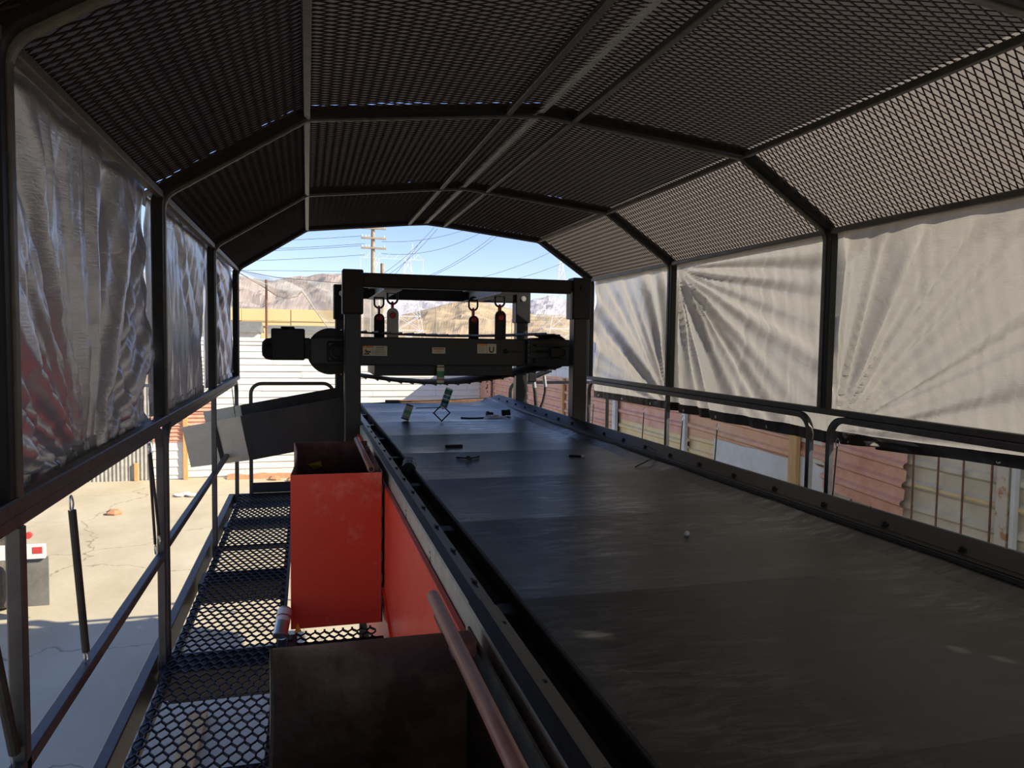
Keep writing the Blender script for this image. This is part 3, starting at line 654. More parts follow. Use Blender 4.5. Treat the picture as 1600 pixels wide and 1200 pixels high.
# left edge plates : two overlapping folded sheets
def edge_plate(y0, y1, o_):
    b = MB(); pts = [(.418-o_, .697), (.418-o_, .800+o_), (.424-o_, .806+o_), (.452, .812+o_), (.498, .792+o_), (.498, .70)]
    th = .0
    vs2 = [(x, y, z_) for y in (y0, y1) for x, z_ in pts]; m_ = len(pts)
    return vs2, [(i, i+1, m_+i+1, m_+i) for i in range(m_-1)]
for (y0, y1, o_) in ((YN, 1.93, .006), (1.90, 6.22, 0)):
    b = MB(); v_, f_ = edge_plate(y0, y1, o_)
    b.add(v_[:], [f_[0], f_[1]]); o = b.build('edge_plate', M['galv'], cv)
    b = MB(); b.add(v_[:], f_[2:]); o = b.build('edge_plate_top', M['galvdark'], cv)  # same folded sheet; top coloured darker, outer face paler for its side light
b = MB(); b.add([(.30 if False else .45, 6.22, .812), (.508, 6.22, .792), (.508, YF, .775), (.45, YF, .775), (.45, 6.22, .7), (.45, YF, .7)], [(0,1,2,3),(0,3,5,4)]); b.build('edge_plate_top', M['galvdark'], cv)
y = -1.39; slot_me = None; k_ = 0
while y < 6.1:
    b = MB(); b.cyl((.4185, y, .770), (.4165, y, .770), .008, 10); b.cyl((.417, y, .770), (.413, y, .770), .0045, 6)
    b.build('edge_bolt', M['galv'], cv)
    b = MB(); b.box((.4165, y-.004, .715), (.4179, y+.004, .755)); b.build('slot', M['ink'], cv)
    y += .66
y = -1.23
while y < 8.6:
    b = MB(); zt = .7985 if y < 6.2 else .787
    b.box((.474, y-.04, zt), (.4795, y+.04, zt+.005)); b.cyl((.478, y, zt), (.478, y, zt+.009), .008, 6); b.build('top_bolt', M['ink'], cv); y += .335
# right skirt rim
RP = [(2.135, .775), (2.15, .800), (2.265, .845), (2.28, .845), (2.29, .80), (2.29, .60)]
b = MB(); m_ = len(RP); v_ = [(x, y, z_+(.012*sst(6, 8.8, y) if i < 4 else 0)) for y in (YN, 6.0, 8.0, YF) for i, (x, z_) in enumerate(RP)]
f_ = [(r_*m_+i, r_*m_+i+1, (r_+1)*m_+i+1, (r_+1)*m_+i) for r_ in range(3) for i in range(m_-1)]
b.add(v_, f_); b.build('skirt_plate', M['rim'], cv)
b = MB(); b.box((2.128, YN, .765), (2.137, YF, .80), .002); b.build('skirt_strip', M['rubber'], cv)
y = -1.2
while y < 8.75:
    e = .012*sst(6, 8.8, y); q = Vector((2.195, y, .818+e)); nn = Vector((-.36, 0, .93))
    b = MB(); b.cyl(q-nn*.002, q+nn*.004, .015, 10); b.cyl(q+nn*.003, q+nn*.014, .0085, 6); b.build('skirt_bolt', M['ink'], cv); y += .36
b = MB(); b.box((2.168, YN, .804), (2.1705, YF, .8085)); b.build('skirt_seam', M['ink'], cv)
# side body
b = MB(); b.box((.395, YN, -.45), (.415, 6.2, .735), .002); b.build('red_side_panel', M['red'], cv, label='glossy red side panel')
b = MB(); b.box((2.26, YN, -.1), (2.285, 8.7, .70), .002); b.build('right_side_panel', M['black'], cv)
b = MB(); b.sweep(fillet([(.391, 5.9, .60), (.391, 3.9, .18), (.391, 2.0, -.35)], 0), rect(.004, .02), up=(1, 0, 0)); b.build('weld_seam', M['red'], cv)
b = MB(); b.box((.378, YN, .655), (.398, 2.25, .672), .002); b.box((.378, YN, .700), (.398, 2.25, .712), .002); b.build('red_track', M['redin'], cv)
for y in (4.6,):
    b = MB(); b.box((.390, y, .66), (.398, y+.9, .735), .002); b.build('stiffener', M['red'], cv)
b = MB(); b.box((.40, YN, -.5), (2.28, 8.5, -.45)); b.build('belly_plate', M['black'], cv)
# small grey brackets with vertical slots in trough near tail
# ================================================================ BINS
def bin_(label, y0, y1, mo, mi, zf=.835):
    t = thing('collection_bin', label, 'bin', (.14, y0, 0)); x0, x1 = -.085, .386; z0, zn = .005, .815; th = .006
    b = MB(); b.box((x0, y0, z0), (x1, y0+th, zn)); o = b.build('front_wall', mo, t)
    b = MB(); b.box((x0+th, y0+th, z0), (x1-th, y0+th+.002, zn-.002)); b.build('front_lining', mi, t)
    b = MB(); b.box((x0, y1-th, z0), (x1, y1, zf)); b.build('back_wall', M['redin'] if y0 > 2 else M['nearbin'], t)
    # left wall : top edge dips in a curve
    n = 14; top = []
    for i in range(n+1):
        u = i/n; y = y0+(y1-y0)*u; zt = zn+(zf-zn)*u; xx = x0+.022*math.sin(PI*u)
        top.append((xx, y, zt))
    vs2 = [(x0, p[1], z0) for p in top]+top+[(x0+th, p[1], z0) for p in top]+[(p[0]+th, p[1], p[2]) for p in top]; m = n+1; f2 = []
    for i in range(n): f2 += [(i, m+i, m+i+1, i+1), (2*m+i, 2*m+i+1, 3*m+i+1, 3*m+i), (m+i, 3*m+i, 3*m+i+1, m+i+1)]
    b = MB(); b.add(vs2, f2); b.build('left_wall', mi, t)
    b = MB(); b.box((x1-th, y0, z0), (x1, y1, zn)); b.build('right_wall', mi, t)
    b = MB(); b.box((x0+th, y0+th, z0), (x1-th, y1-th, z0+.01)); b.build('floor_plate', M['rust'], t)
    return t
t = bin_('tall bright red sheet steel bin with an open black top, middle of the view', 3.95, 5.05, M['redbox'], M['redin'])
for i in range(6):
    b = MB(); b.box((.378, 3.944, .10+i*.12), (.386, 3.9505, .15+i*.12), .001); b.build('hinge_knuckle', M['redin'], t)
b = MB(); b.add([(-.02,4.5,.60),(.06,4.5,.62),(.07,4.53,.58),(.02,4.56,.555)], [(0,1,2,3)]); tag(b.build('paper_tag', M['yellow']), 'small yellow tag lying inside the red bin', 'tag')
bpy.data.objects['paper_tag'].location = (.02, .35, .12)
bin_('open rusty dark bin at the bottom of the view, nearest the camera', .62, 1.76, M['red'], M['rust'], .805)
def pipe(label, y0, y1, grp='pinkish red pipes along the conveyor side'):
    b = MB(); b.sweep([(.315, y0, .852), (.315, y1, .852)], rd(.0165, 16)); o = b.build('push_bar', M['pipe'], smooth=True)
    t = thing('pipe_bar', label, 'pipe', (.315, y1, .852), grp); link(o, t)
    b = MB(); b.cyl((.315, y0-.001, .852), (.315, y0+.002, .852), .0125, 14); b.cyl((.315, y1-.002, .852), (.315, y1+.001, .852), .0125, 14); b.build('open_end', M['ink'], t)
    for y in (y0+.25, y1-.25): b = MB(); b.box((.315, y-.03, .80), (.369, y+.03, .838), .002); b.build('tab', M['redin'], t)
pipe('pinkish steel pipe beside the nearest bin, running out of view at the bottom', .4, 1.89); pipe('pinkish steel pipe above the right edge of the far red bin', 3.84, 5.02)
b = MB(); b.add([(-.068, 3.90, .004), (-.03, 3.91, .004), (-.05, 3.925, .045)], [(0,1,2)]); tag(b.build('paper_scrap', M['yellow']), 'tiny yellow scrap at the foot of the red bin', 'scrap')
# ================================================================ GANTRY
ga = thing('gantry', 'heavy black steel gantry of four posts and beams over the conveyor', 'gantry', (1.35, 6.3, -.1))
FY, BKY = 6.30, 8.10; pw = .132
for x, y in ((.36, FY), (2.35, FY), (.35, BKY), (2.33, BKY)):
    b = MB(); b.box((x-pw/2, y-pw/2, -.1), (x+pw/2, y+pw/2, 1.955), .01); b.build('post', M['black2'], ga)
    b = MB(); b.box((x-pw/2-.018, y-pw/2-.018, 1.72), (x+pw/2+.018, y+pw/2+.018, 2.085), .008); b.build('cap_sleeve', M['black'], ga)
    b = MB(); b.cyl((x, y-pw/2-.018, 1.99), (x, y-pw/2-.030, 1.99), .022, 6); b.cyl((x, y-pw/2-.018, 1.99), (x, y-pw/2-.021, 1.99), .03, 16); b.build('sleeve_bolt', M['black'] if y < 7 else M['chrome'], ga)
for y in (FY, BKY):
    b = MB(); b.box((.44, y-.06, 1.945), (2.27, y+.06, 2.062), .008); b.build('cross_beam', M['black'], ga)
b = MB(); b.box((2.25, FY-.06, 1.72), (2.268, FY+.06, 1.96), .003); b.build('splice_plate', M['beam'], ga, label='pale splice plate')
for x in (.70, 1.72):
    b = MB()
    b.box((x-.075, FY+.06, 1.935), (x+.075, BKY-.06, 1.947)); b.box((x-.006, FY+.06, 1.947), (x+.006, BKY-.06, 2.045)); b.box((x-.075, FY+.06, 2.045), (x+.075, BKY-.06, 2.057))
    b.build('lifting_beam', M['beam'], ga, label='pale grey lifting beam')
# links: black ring + red shackle
def hook_link(label, x, y, zt):
    t = thing('lifting_link', label, 'shackle', (x, y, zt), 'lifting links carrying the magnet')
    m = MB(); m.box((x-.045, y-.012, zt-.03), (x+.045, y+.012, zt), .003); m.build('lug_plate', M['black'], t)
    # elongated ring
    q = []; R_, h = .046, .035
    for i in range(24):
        a = 2*PI*i/24; q.append((x+R_*math.cos(a), y, zt-.055+R_*math.sin(a)+(h if math.sin(a) > 0 else -h)*.6))
    m = MB(); m.sweep(q, rd(.0095, 8), up=(0, 1, 0), closed=True); m.build('ring', M['black'], t, smooth=True)
    q = []
    for i in range(20):
        a = 2*PI*i/20; q.append((x, y+.028*math.cos(a), zt-.165+.028*math.sin(a)+(.03 if math.sin(a) > 0 else -.03)))
    m = MB(); m.sweep(q, rd(.011, 8), up=(1, 0, 0), closed=True); m.build('shackle', M['redlink'], t, smooth=True, label='red painted shackle')
    m = MB(); m.cyl((x, y-.045, zt-.225), (x, y+.045, zt-.225), .03, 16); m.lathe([(.03, 0), (.024, .012), (.001, .016)], (x, y-.045, zt-.225), (0,-1,0), 16); m.build('pin', M['redlink'], t, label='red pin head')
FM, BM = 6.72, 7.55   # magnet front / back faces
for (x, y, zt, lb) in ((.745, FM+.10, 1.96, 'front left black ring and red shackle over the silver lug'), (1.75, FM+.10, 1.96, 'front right black ring and red shackle under the pale beam'), (.69, BM-.02, 1.95, 'rear left black ring and dark red shackle'), (1.65, BM-.02, 1.95, 'rear right black ring and dark red shackle')):
    hook_link(lb, x, y, zt)
# ================================================================ MAGNET
mg = thing('magnetic_separator', 'black suspended belt magnet hanging across the conveyor under the gantry', 'magnet', (1.2, 7.1, 1.2))
b = MB(); b.box((.06, FM, 1.285), (2.46, FM+.03, 1.535), .004); b.build('front_plate', M['black2'], mg)
b = MB(); b.box((.06, FM-.012, 1.527), (2.46, FM+.05, 1.537), .002); b.box((.06, FM-.012, 1.283), (2.46, FM+.05, 1.293), .002); b.build('plate_flange', M['black'], mg)
b = MB(); b.box((.06, BM-.03, 1.285), (2.46, BM, 1.535), .004); b.build('rear_plate', M['black'], mg)
b = MB(); b.box((.58, FM+.02, 1.19), (1.86, BM-.02, 1.30), .006); b.box((.50, FM+.08, 1.29), (1.95, BM-.08, 1.50), .006); b.build('magnet_core', M['black2'], mg)
for x in (.22, 2.28):
    b = MB(); b.cyl((x, FM+.04, 1.405), (x, BM-.04, 1.405), .17 if x < 1 else .15, 36); b.build('pulley', M['black'], mg, smooth=False)
# belt loop with cleats
loop = []
for i in range(40):
    u = i/39; x = .22+(2.28-.22)*u; loop.append((x, 1.585-.028*math.sin(PI*u)+.004*math.sin(7*u), 0))
for i in range(1, 14):
    a = PI/2-PI*i/14; loop.append((2.28+.16*math.cos(a), 1.42+.16*math.sin(a), 0))
for i in range(40):
    u = i/39; x = 2.28-(2.28-.22)*u; loop.append((x, interp(x, [(.22,1.225),(.5,1.175),(.8,1.135),(1.1,1.115),(1.4,1.12),(1.75,1.165),(2.05,1.225),(2.28,1.262)]), 1))
for i in range(1, 16):
    a = -PI/2-PI*i/16; loop.append((.22+.19*math.cos(a), 1.405+.182*math.sin(a), 0))
L3 = [Vector((p[0], (FM+BM)/2, p[1])) for p in loop]
b = MB(); b.sweep(L3, rect(.012, BM-FM-.10), up=(0, 1, 0), closed=True); b.build('belt', M['rubber'], mg, smooth=False)
acc = 0; n = len(L3)
for i in range(n):
    a, c = L3[i], L3[(i+1) % n]; seg = (c-a).length; acc += seg
    if acc > .098:
        acc = 0; tdir = (c-a).normalized(); nn = Vector((0, 1, 0)).cross(tdir)*1; mid = (a+c)/2; cen = Vector((1.25, mid.y, 1.4))
        if (mid-cen).dot(nn) < 0: nn = -nn
        yv = Vector((0, 1, 0)); m_ = MB(); pp = []
        for sy in (FM+.05, BM-.05):
            for q in (mid-tdir*.008+nn*.004, mid+tdir*.008+nn*.004, mid+nn*.02): pp.append(Vector((q.x, sy, q.z)))
        m_.add(pp, [(0,1,2),(3,5,4),(0,2,5,3),(1,4,5,2),(0,3,4,1)]); m_.build('cleat', M['rubber'], mg)
# flange bearing left, motor
b = MB(); b.box((.03, FM-.03, 1.30), (.30, FM, 1.52), .004); b.build('bearing_plate', M['black2'], mg)
b = MB(); b.box((.165, FM-.055, 1.315), (.345, FM-.03, 1.495), .012); b.lathe([(.075,0),(.07,.02),(.045,.025),(.04,.012),(.03,.012),(.03,.02),(.001,.02)], (.255, FM-.055, 1.405), (0,-1,0), 28); b.build('flange_bearing', M['black'], mg)
for dx in (-.065, .065):
    for dz in (-.065, .065): b = MB(); b.cyl((.255+dx, FM-.055, 1.405+dz), (.255+dx, FM-.07, 1.405+dz), .014, 6); b.build('bolt', M['black2'], mg)
b = MB(); b.cyl((.2, FM+.02, 1.405), (.2, FM+.035, 1.405), .205, 40); b.build('belt_guard_disc', M['black'], mg)
b = MB(); b.box((-.30, FM+.0, 1.325), (-.02, FM+.30, 1.60), .01); b.box((-.05, FM+.03, 1.34), (.03, FM+.25, 1.52), .01); b.box((-.225, FM+.05, 1.60), (-.105, FM+.24, 1.618), .008)
for i in range(6): b.box((-.29, FM-.008, 1.345+i*.026), (-.03, FM, 1.353+i*.026))
b.build('motor', M['black'], mg)
b = MB(); b.lathe([(.001,-.085),(.06,-.08),(.092,-.05),(.10,0)], (-.30, FM+.15, 1.42), (1,0,0), 28); b.build('motor_fan_cover', M['black'], mg, smooth=True)
b = MB(); b.box((-.31, FM-.006, 1.475), (-.0, FM+.3, 1.482)); b.build('motor_seam', M['black2'], mg)
# lugs
for (x, y, m_, zt) in ((.745, FM+.10, 'beam', 1.80), (1.75, FM+.10, 'black', 1.80), (.69, BM-.02, 'black', 1.77), (1.65, BM-.02, 'black', 1.77)):
    b = MB(); pts = [(-.052, 1.53), (.052, 1.53), (.052, zt-.05)]+[(.052*math.cos(a), zt-.05+.052*math.sin(a)) for a in [PI*i/10 for i in range(1, 10)]]+[(-.052, zt-.05)]
    n = len(pts); v_ = [(x+p, y-.03-.010, q) for p, q in pts]+[(x+p, y-.03+.008, q) for p, q in pts]
    b.add(v_, [tuple(range(n)), tuple(range(2*n-1, n-1, -1))]+[(i, n+i, n+(i+1) % n, (i+1) % n) for i in range(n)]); b.build('lug', M[m_], mg, label='silver grey lug' if m_ == 'beam' else None)
# right take-up
b = MB(); b.box((1.98, FM-.05, 1.30), (2.01, FM, 1.535), .003); b.box((2.06, FM-.05, 1.31), (2.46, FM-.012, 1.36), .003); b.box((2.06, FM-.05, 1.47), (2.46, FM-.012, 1.49), .003); b.box((1.78, FM-.012, 1.413), (2.2, FM-.006, 1.425)); b.cyl((1.77, FM-.01, 1.42), (1.80, FM-.01, 1.42), .02, 10)
b.cyl((2.08, FM-.03, 1.42), (2.25, FM-.03, 1.42), .010, 8); b.box((2.22, FM-.045, 1.37), (2.30, FM-.012, 1.46), .006); b.lathe([(.06,0),(.055,.03),(.035,.035),(.03,.02),(.001,.02)], (2.33, FM-.012, 1.415), (0,-1,0), 24); b.build('take_up_bearing', M['black'], mg)
b = MB()
for i in range(14): b.cyl((1.995, FM-.052, 1.31+i*.016), (1.995, FM-.054, 1.31+i*.016), .002 + .0012*(i % 3), 6)
b.build('weld_beads', M['beam'], mg)
# decals
def decal(x0, x1, z0, z1):
    b = MB(); b.box((x0, FM-.0032, z0), (x1, FM-.0006, z1)); return b.build('warning_decal', M['label'], mg, label='cream warning decal')
def tm(x, z_): return Matrix.Translation((x, FM-.0038, z_)) @ Matrix.Rotation(PI/2, 4, 'X')
def bars(par, lst, m):
    b = MB()
    for (x0, x1, z0, z1) in lst: b.box((x0, FM-.0045, z0), (x1, FM-.0034, z1))
    b.build('print_lines', m, par)
d1 = decal(.475, .69, 1.37, 1.458); bars(d1, [(.475, .563, 1.440, 1.458)], M['orange']); text('\u25B2 WARNING', .014, tm(.519, 1.449), M['ink'], d1)
bars(d1, [(.5645, .566, 1.37, 1.458)], M['ink']); bars(d1, [(.58, .675, z_, z_+.0022) for z_ in (1.382, 1.392, 1.402, 1.412)]+[(.595, .66, 1.425, 1.429), (.59, .665, 1.442, 1.447)], M['ink'])
b = MB()
for (a, c) in (((.487, 1.40), (.535, 1.405)), ((.49, 1.40), (.512, 1.43)), ((.497, 1.445), (.52, 1.415)), ((.512, 1.43), (.545, 1.425)), ((.515, 1.408), (.545, 1.425)), ((.495, 1.425), (.503, 1.447))):
    b.cyl((a[0], FM-.004, a[1]-.02), (c[0], FM-.004, c[1]-.02), .0032, 6)
b.build('pictogram', M['ink'], d1)
d2 = decal(1.095, 1.215, 1.395, 1.45); bars(d2, [(1.105, 1.205, 1.432, 1.442)], M['redink']); bars(d2, [(1.115, 1.195, 1.419, 1.421), (1.11, 1.20, 1.409, 1.411)], M['ink'])
d3 = decal(1.515, 1.695, 1.40, 1.488); bars(d3, [(1.515, 1.602, 1.472, 1.488)], M['orange']); text('WARNING', .015, tm(1.56, 1.480), M['ink'], d3)
bars(d3, [(1.603, 1.605, 1.40, 1.488)]+[(1.525, 1.585, z_, z_+.002) for z_ in (1.412, 1.424, 1.436, 1.448, 1.46)], M['ink'])
b = MB(); q = [(1.632, 1.462)]+[(1.65-.018*math.cos(a), 1.43-.018*math.sin(a)) for a in [PI*i/8 for i in range(9)]]+[(1.668, 1.462)]
b.sweep([(x, FM-.004, z_) for x, z_ in q], rect(.011, .002), up=(0, 1, 0))
for dx in (-.02, 0, .02): b.cyl((1.65+dx, FM-.004, 1.470), (1.65+dx*1.3, FM-.004, 1.480), .0016, 5)
b.build('magnet_symbol', M['ink'], d3)
# hydraulic hoses / fittings below right end
t = thing('hose_assembly', 'black hoses with silver fittings hanging under the right end of the magnet', 'hose', (2.6, 8.4, 1.1))
b = MB(); b.box((2.50, 8.34, 1.04), (2.60, 8.46, 1.15), .01); b.cyl((2.58, 8.4, 1.10), (2.76, 8.4, 1.17), .03, 12); b.cyl((2.76, 8.4, 1.17), (2.80, 8.4, 1.17), .02, 8); b.build('valve_body', M['black'], t)
b = MB(); b.sweep(fillet([(2.58, 8.4, 1.04), (2.60, 8.4, .92), (2.62, 8.4, .70), (2.62, 8.4, .5)], .2, 5), rd(.022, 10), up=(0, 1, 0)); b.build('hose', M['rubber'], t, smooth=True)
b = MB(); b.sweep(fillet([(2.71, 8.4, 1.10), (2.73, 8.4, .94), (2.70, 8.4, .80), (2.63, 8.4, .64)], .3, 6), rd(.016, 10), up=(0, 1, 0)); b.build('hose', M['rubber'], t, smooth=True)
b = MB(); b.cyl((2.578, 8.4, 1.06), (2.592, 8.4, .97), .025, 10); b.build('fitting', M['beam'], t); b = MB(); b.cyl((2.71, 8.4, 1.11), (2.728, 8.4, .98), .020, 10); b.build('fitting', M['beam'], t)
# ================================================================ DISCHARGE CHUTE
ch = thing('discharge_chute', 'dark sheet metal chute sloping left from the magnet over the guard rail', 'chute', (-.3, 7.1, .5))
CY0, CY1 = 6.62, 7.52
def quadplate(pts, y, th, name, m, label=None):
    n = len(pts); v_ = [(x, y, z_) for x, z_ in pts]+[(x, y+th, z_) for x, z_ in pts]
    b = MB(); b.add(v_, [tuple(range(n)), tuple(range(2*n-1, n-1, -1))]+[(i, n+i, n+(i+1) % n, (i+1) % n) for i in range(n)]); return b.build(name, m, ch, label=label)
SL = .178
quadplate([(-.545, .855), (.29, 1.004), (.36, .62), (-.475, .475)], CY0, .006, 'near_side_plate', M['chute'])
quadplate([(-1.0, .768), (-.548, .853), (-.472, .478), (-.935, .432)], CY0-.004, .006, 'near_end_plate', M['beige'], 'beige end plate')
quadplate([(-.77, .79), (-.735, .797), (-.665, .475), (-.70, .47)], CY0-.010, .006, 'strap', M['black'])
quadplate([(-.95, .78+.03), (-.62, .87), (-.56, .50), (-.88, .45)], CY1, .006, 'far_end_plate', M['beige'], 'beige far end plate')
quadplate([(-.62, .87), (.36, 1.05), (.36, .62), (-.56, .47)], CY1, .006, 'far_side_plate', M['chute'])
b = MB(); b.add([(-.93, CY0, .44), (.36, CY0, .64), (.36, CY1, .64), (-.93, CY1, .44)], [(0,1,2,3)]); b.build('floor_plate', M['chute'], ch)
# ================================================================ CANS AND TOOLS
def can_(label, p, axis, r, L, mb_, band=None, nozzle=True, ring=False, name='spray_can', tip=M['tin'], grp=None):
    p = Vector(p); ax = Vector(axis).normalized(); t = thing(name, label, 'can', p, grp)
    b = MB(); b.lathe([(.001, .004), (r*.8, .004), (r*.86, 0), (r, .004), (r, L*.86), (r*.93, L*.89)], p, ax, 24); b.build('body', mb_, t, smooth=False)
    b = MB(); b.lathe([(r*.94, L*.885), (r*.80, L*.92), (r*.5, L*.95), (r*.38, L*.955), (r*.36, L*.97), (.001, L*.97)], p, ax, 24); b.build('shoulder', tip, t)
    if nozzle: b = MB(); b.lathe([(r*.2, L*.965), (r*.2, L*1.0), (.001, L*1.0)], p, ax, 12); b.build('nozzle', M['black'], t)
    b = MB(); b.lathe([(r*1.012, .004), (r*1.03, .008), (r*1.012, .012)], p, ax, 24); b.build('base_rim', tip, t)
    if band:
        for (a, c, m_) in band: b = MB(); b.lathe([(r*1.006, L*a), (r*1.006, L*c)], p, ax, 24); b.build('print_band', m_, t)
    return t
can_('cream spray can stuck upright to the underside of the magnet', (1.165, FM-.05, 1.292), (0, 0, -1), .034, .18, M['label'], [(.08,.12,M['ink']),(.3,.62,M['greenp']),(.72,.76,M['ink']),(.66,.69,M['redink'])])
can_('teal spray can standing nose down on the wire diamond', (1.262, 6.73, 1.075), (-.35, 0, -1), .035, .20, M['teal'], [(.3,.34,M['label']),(.5,.53,M['white']),(.62,.70,M['ink'])], tip=M['white'])
can_('grey white spray can leaning on the far left part of the belt', (.875, 6.92, .772), (.36, .12, 1), .037, .15, M['beam'], [(.15,.19,M['teal']),(.38,.60,M['greenp']),(.93,.97,M['ink'])], tip=M['ink'], nozzle=False)
can_('dark metal can lying in the trough with its base ring showing', (.565, 4.28, .765), (.16, 1, .05), .042, .20, M['galvdark'], [(.5,.53,M['tin'])], nozzle=False)
can_('steel bottle can leaning on the foot of the red bin', (-.135, 3.80, .030), (.18, .9, .75), .036, .17, M['tin'], [(.45,.85,M['white']),(.6,.65,M['redink'])], name='spray_bottle')
t = thing('wire_diamond', 'bent wire diamond standing on the belt under the teal can', 'wire', (1.19, 6.73, .775))
q = [(1.19, 6.73, .775), (1.265, 6.73, .85), (1.19, 6.73, .925), (1.115, 6.73, .85)]
b = MB(); b.sweep(q, rd(.006, 6), up=(0, 1, 0), closed=True); b.build('wire_loop', M['ink'], t)
b = MB(); b.cyl((.97, 6.85, .885), (1.19, 6.73, .90), .004, 6); b.build('wire_tail', M['ink'], t)
def bz(x, y): return beltz(x, y)
b = MB(); z_ = bz(1.02, 5.23); b.box((.95, 5.20, z_), (1.075, 5.235, z_+.016), .003); tag(b.build('flat_bar', M['ink']), 'short black flat bar lying across the belt', 'bar')
t = thing('pliers', 'small black open tool lying on the belt below the flat bar', 'tool', (1.0, 4.68, bz(1, 4.68)))
z_ = bz(1.0, 4.68)+.006
b = MB(); b.sweep([(.93, 4.70, z_), (.97, 4.66, z_), (1.03, 4.66, z_), (1.08, 4.70, z_)], rd(.005, 6)); b.build('handle', M['ink'], t); b = MB(); b.cyl((1.0, 4.66, z_-.004), (1.0, 4.66, z_+.012), .014, 10); b.box((.985, 4.62, z_-.004), (1.015, 4.66, z_+.004)); b.build('jaw', M['ink'], t)
t = thing('wrench', 'small shiny tool lying at mid belt near the right skirt', 'tool', (1.72, 4.62, bz(1.72, 4.62))); z_ = bz(1.72, 4.62)+.006
b = MB(); b.cyl((1.68, 4.64, z_), (1.76, 4.60, z_), .006, 8); b.build('handle', M['ink'], t); b = MB(); b.cyl((1.765, 4.60, z_-.006), (1.765, 4.60, z_+.008), .015, 8); b.build('head', M['tin'], t)
z_ = bz(1.55, 7.05)
b = MB(); b.sweep([(1.45, 7.12, z_+.006), (1.52, 7.06, z_+.006), (1.60, 7.06, z_+.006), (1.70, 7.10, z_+.006)], rd(.008, 6)); tag(b.build('bent_rod', M['ink']), 'bent dark rod beside the plastic bag at the far belt end', 'rod')
b = MB(); b.grid(lambda u, v: (1.66+.25*u, 7.03+.16*v, bz(1.75, 7.1)+.004+.028*math.sin(PI*u)*math.sin(PI*v)*(1+.8*noise.noise(Vector((u*6, v*6, 3))))), 14, 10); tag(b.build('plastic_bag', M['glove'], smooth=True), 'crumpled clear plastic bag on the far belt', 'bag')
z_ = bz(1.8, 7.4); b = MB(); b.lathe([(.001,0),(.022,.002),(.026,.02),(.02,.034),(.001,.036)], (1.76, 7.35, z_+.02), (1, .3, 0), 10); b.lathe([(.001,0),(.016,.002),(.018,.03),(.001,.032)], (1.80, 7.36, z_+.018), (1, .3, 0), 10); tag(b.build('dark_fitting', M['ink']), 'small dark fitting lying left of the black plug on the far belt', 'fitting')
b = MB(); b.lathe([(.001,0),(.03,.002),(.032,.03),(.026,.05),(.03,.055),(.03,.09),(.001,.092)], (1.90, 7.28, z_+.032), (1, -.2, .1), 12); tag(b.build('black_plug', M['ink']), 'small black plug lying by the right skirt at the far belt end', 'plug')
b = MB(); b.sweep([(2.19, 4.50, .833), (2.17, 4.36, .824), (2.12, 4.26, .800), (2.03, 4.18, .79), (1.92, 4.12, bz(1.92, 4.12)+.006)], rd(.004, 6)); tag(b.build('wire_piece', M['ink']), 'thin black wire draped from the right skirt onto the belt', 'wire')
z_ = bz(1.45, 2.63); b = MB(); b.lathe([(.001,0),(.009,.002),(.011,.01),(.006,.018),(.001,.019)], (1.45, 2.63, z_+.008), (1, .4, .1), 7); tag(b.build('pebble', M['flatgrey']), 'small pale pebble on the near part of the belt', 'pebble')
b = MB(); b.lathe([(.001,0),(.02,0),(.02,.004),(.001,.005)], (2.0, 5.2, .0), (0,0,1), 6)
# ================================================================ TRUCK at far left
tk = thing('truck', 'rear corner of a white truck with striped bumper and mud flap at far left', 'truck', (-4.2, 11.5, GZ)); tk_shift = -.50
def tx(b, name, m, label=None): b.v = [(p[0]+tk_shift, p[1], p[2]) for p in b.v]; return b.build(name, m, tk, label=label)
b = MB(); b.box((-5.4, 11.55, GZ+.90), (-3.03, 11.62, GZ+1.10), .006); tx(b, 'bumper_bar', M['white'])
for i in range(6): b = MB(); b.box((-3.18-i*.30, 11.545, GZ+.98), (-3.06-i*.30, 11.551, GZ+1.07)); tx(b, 'reflective_strip', M['redink'], 'red reflective strip')
b = MB(); b.box((-3.46, 11.60, GZ+.22), (-3.00, 11.615, GZ+.92), .004); tx(b, 'mud_flap', M['flap'])
b = MB(); b.lathe([(.27,0),(.30,-.0),(.47,.02),(.52,.06),(.52,.24),(.47,.28),(.30,.30),(.27,.30)], (-3.95, 12.35, GZ+.52), (1,0,0), 32); b.lathe([(.001,.28),(.12,.28),(.14,.22),(.27,.2)], (-3.95, 12.35, GZ+.52), (1,0,0), 20)
tx(b, 'wheel', M['tyre'])
b = MB(); b.box((-5.4, 11.6, GZ+1.16), (-3.6, 13.5, GZ+1.30), .01); b.box((-5.2, 11.62, GZ+.7), (-4.7, 13.5, GZ+1.0), .01); tx(b, 'chassis', M['beam'])
b = MB(); b.box((-4.6, 11.62, GZ+.5), (-3.9, 11.7, GZ+.56), .004); b.sweep([(-4.1, 11.66, GZ+.5), (-3.85, 11.66, GZ+.62), (-3.75, 11.66, GZ+.95)], rect(.03, .05), up=(0,1,0)); tx(b, 'yellow_bracket', M['yellow'], 'yellow bracket')
b = MB(); b.box((-5.4, 11.64, GZ+1.30), (-4.1, 14.5, GZ+1.36), .01); b.box((-5.4, 11.64, GZ+1.36), (-4.2, 14.5, GZ+1.6), .02); tx(b, 'deck', M['white'])
for x in (-3.25, -3.45): b = MB(); b.cyl((x, 11.60, GZ+1.22), (x, 11.66, GZ+1.22), .045, 14); tx(b, 'tail_lamp', M['redink'], 'red tail lamp')
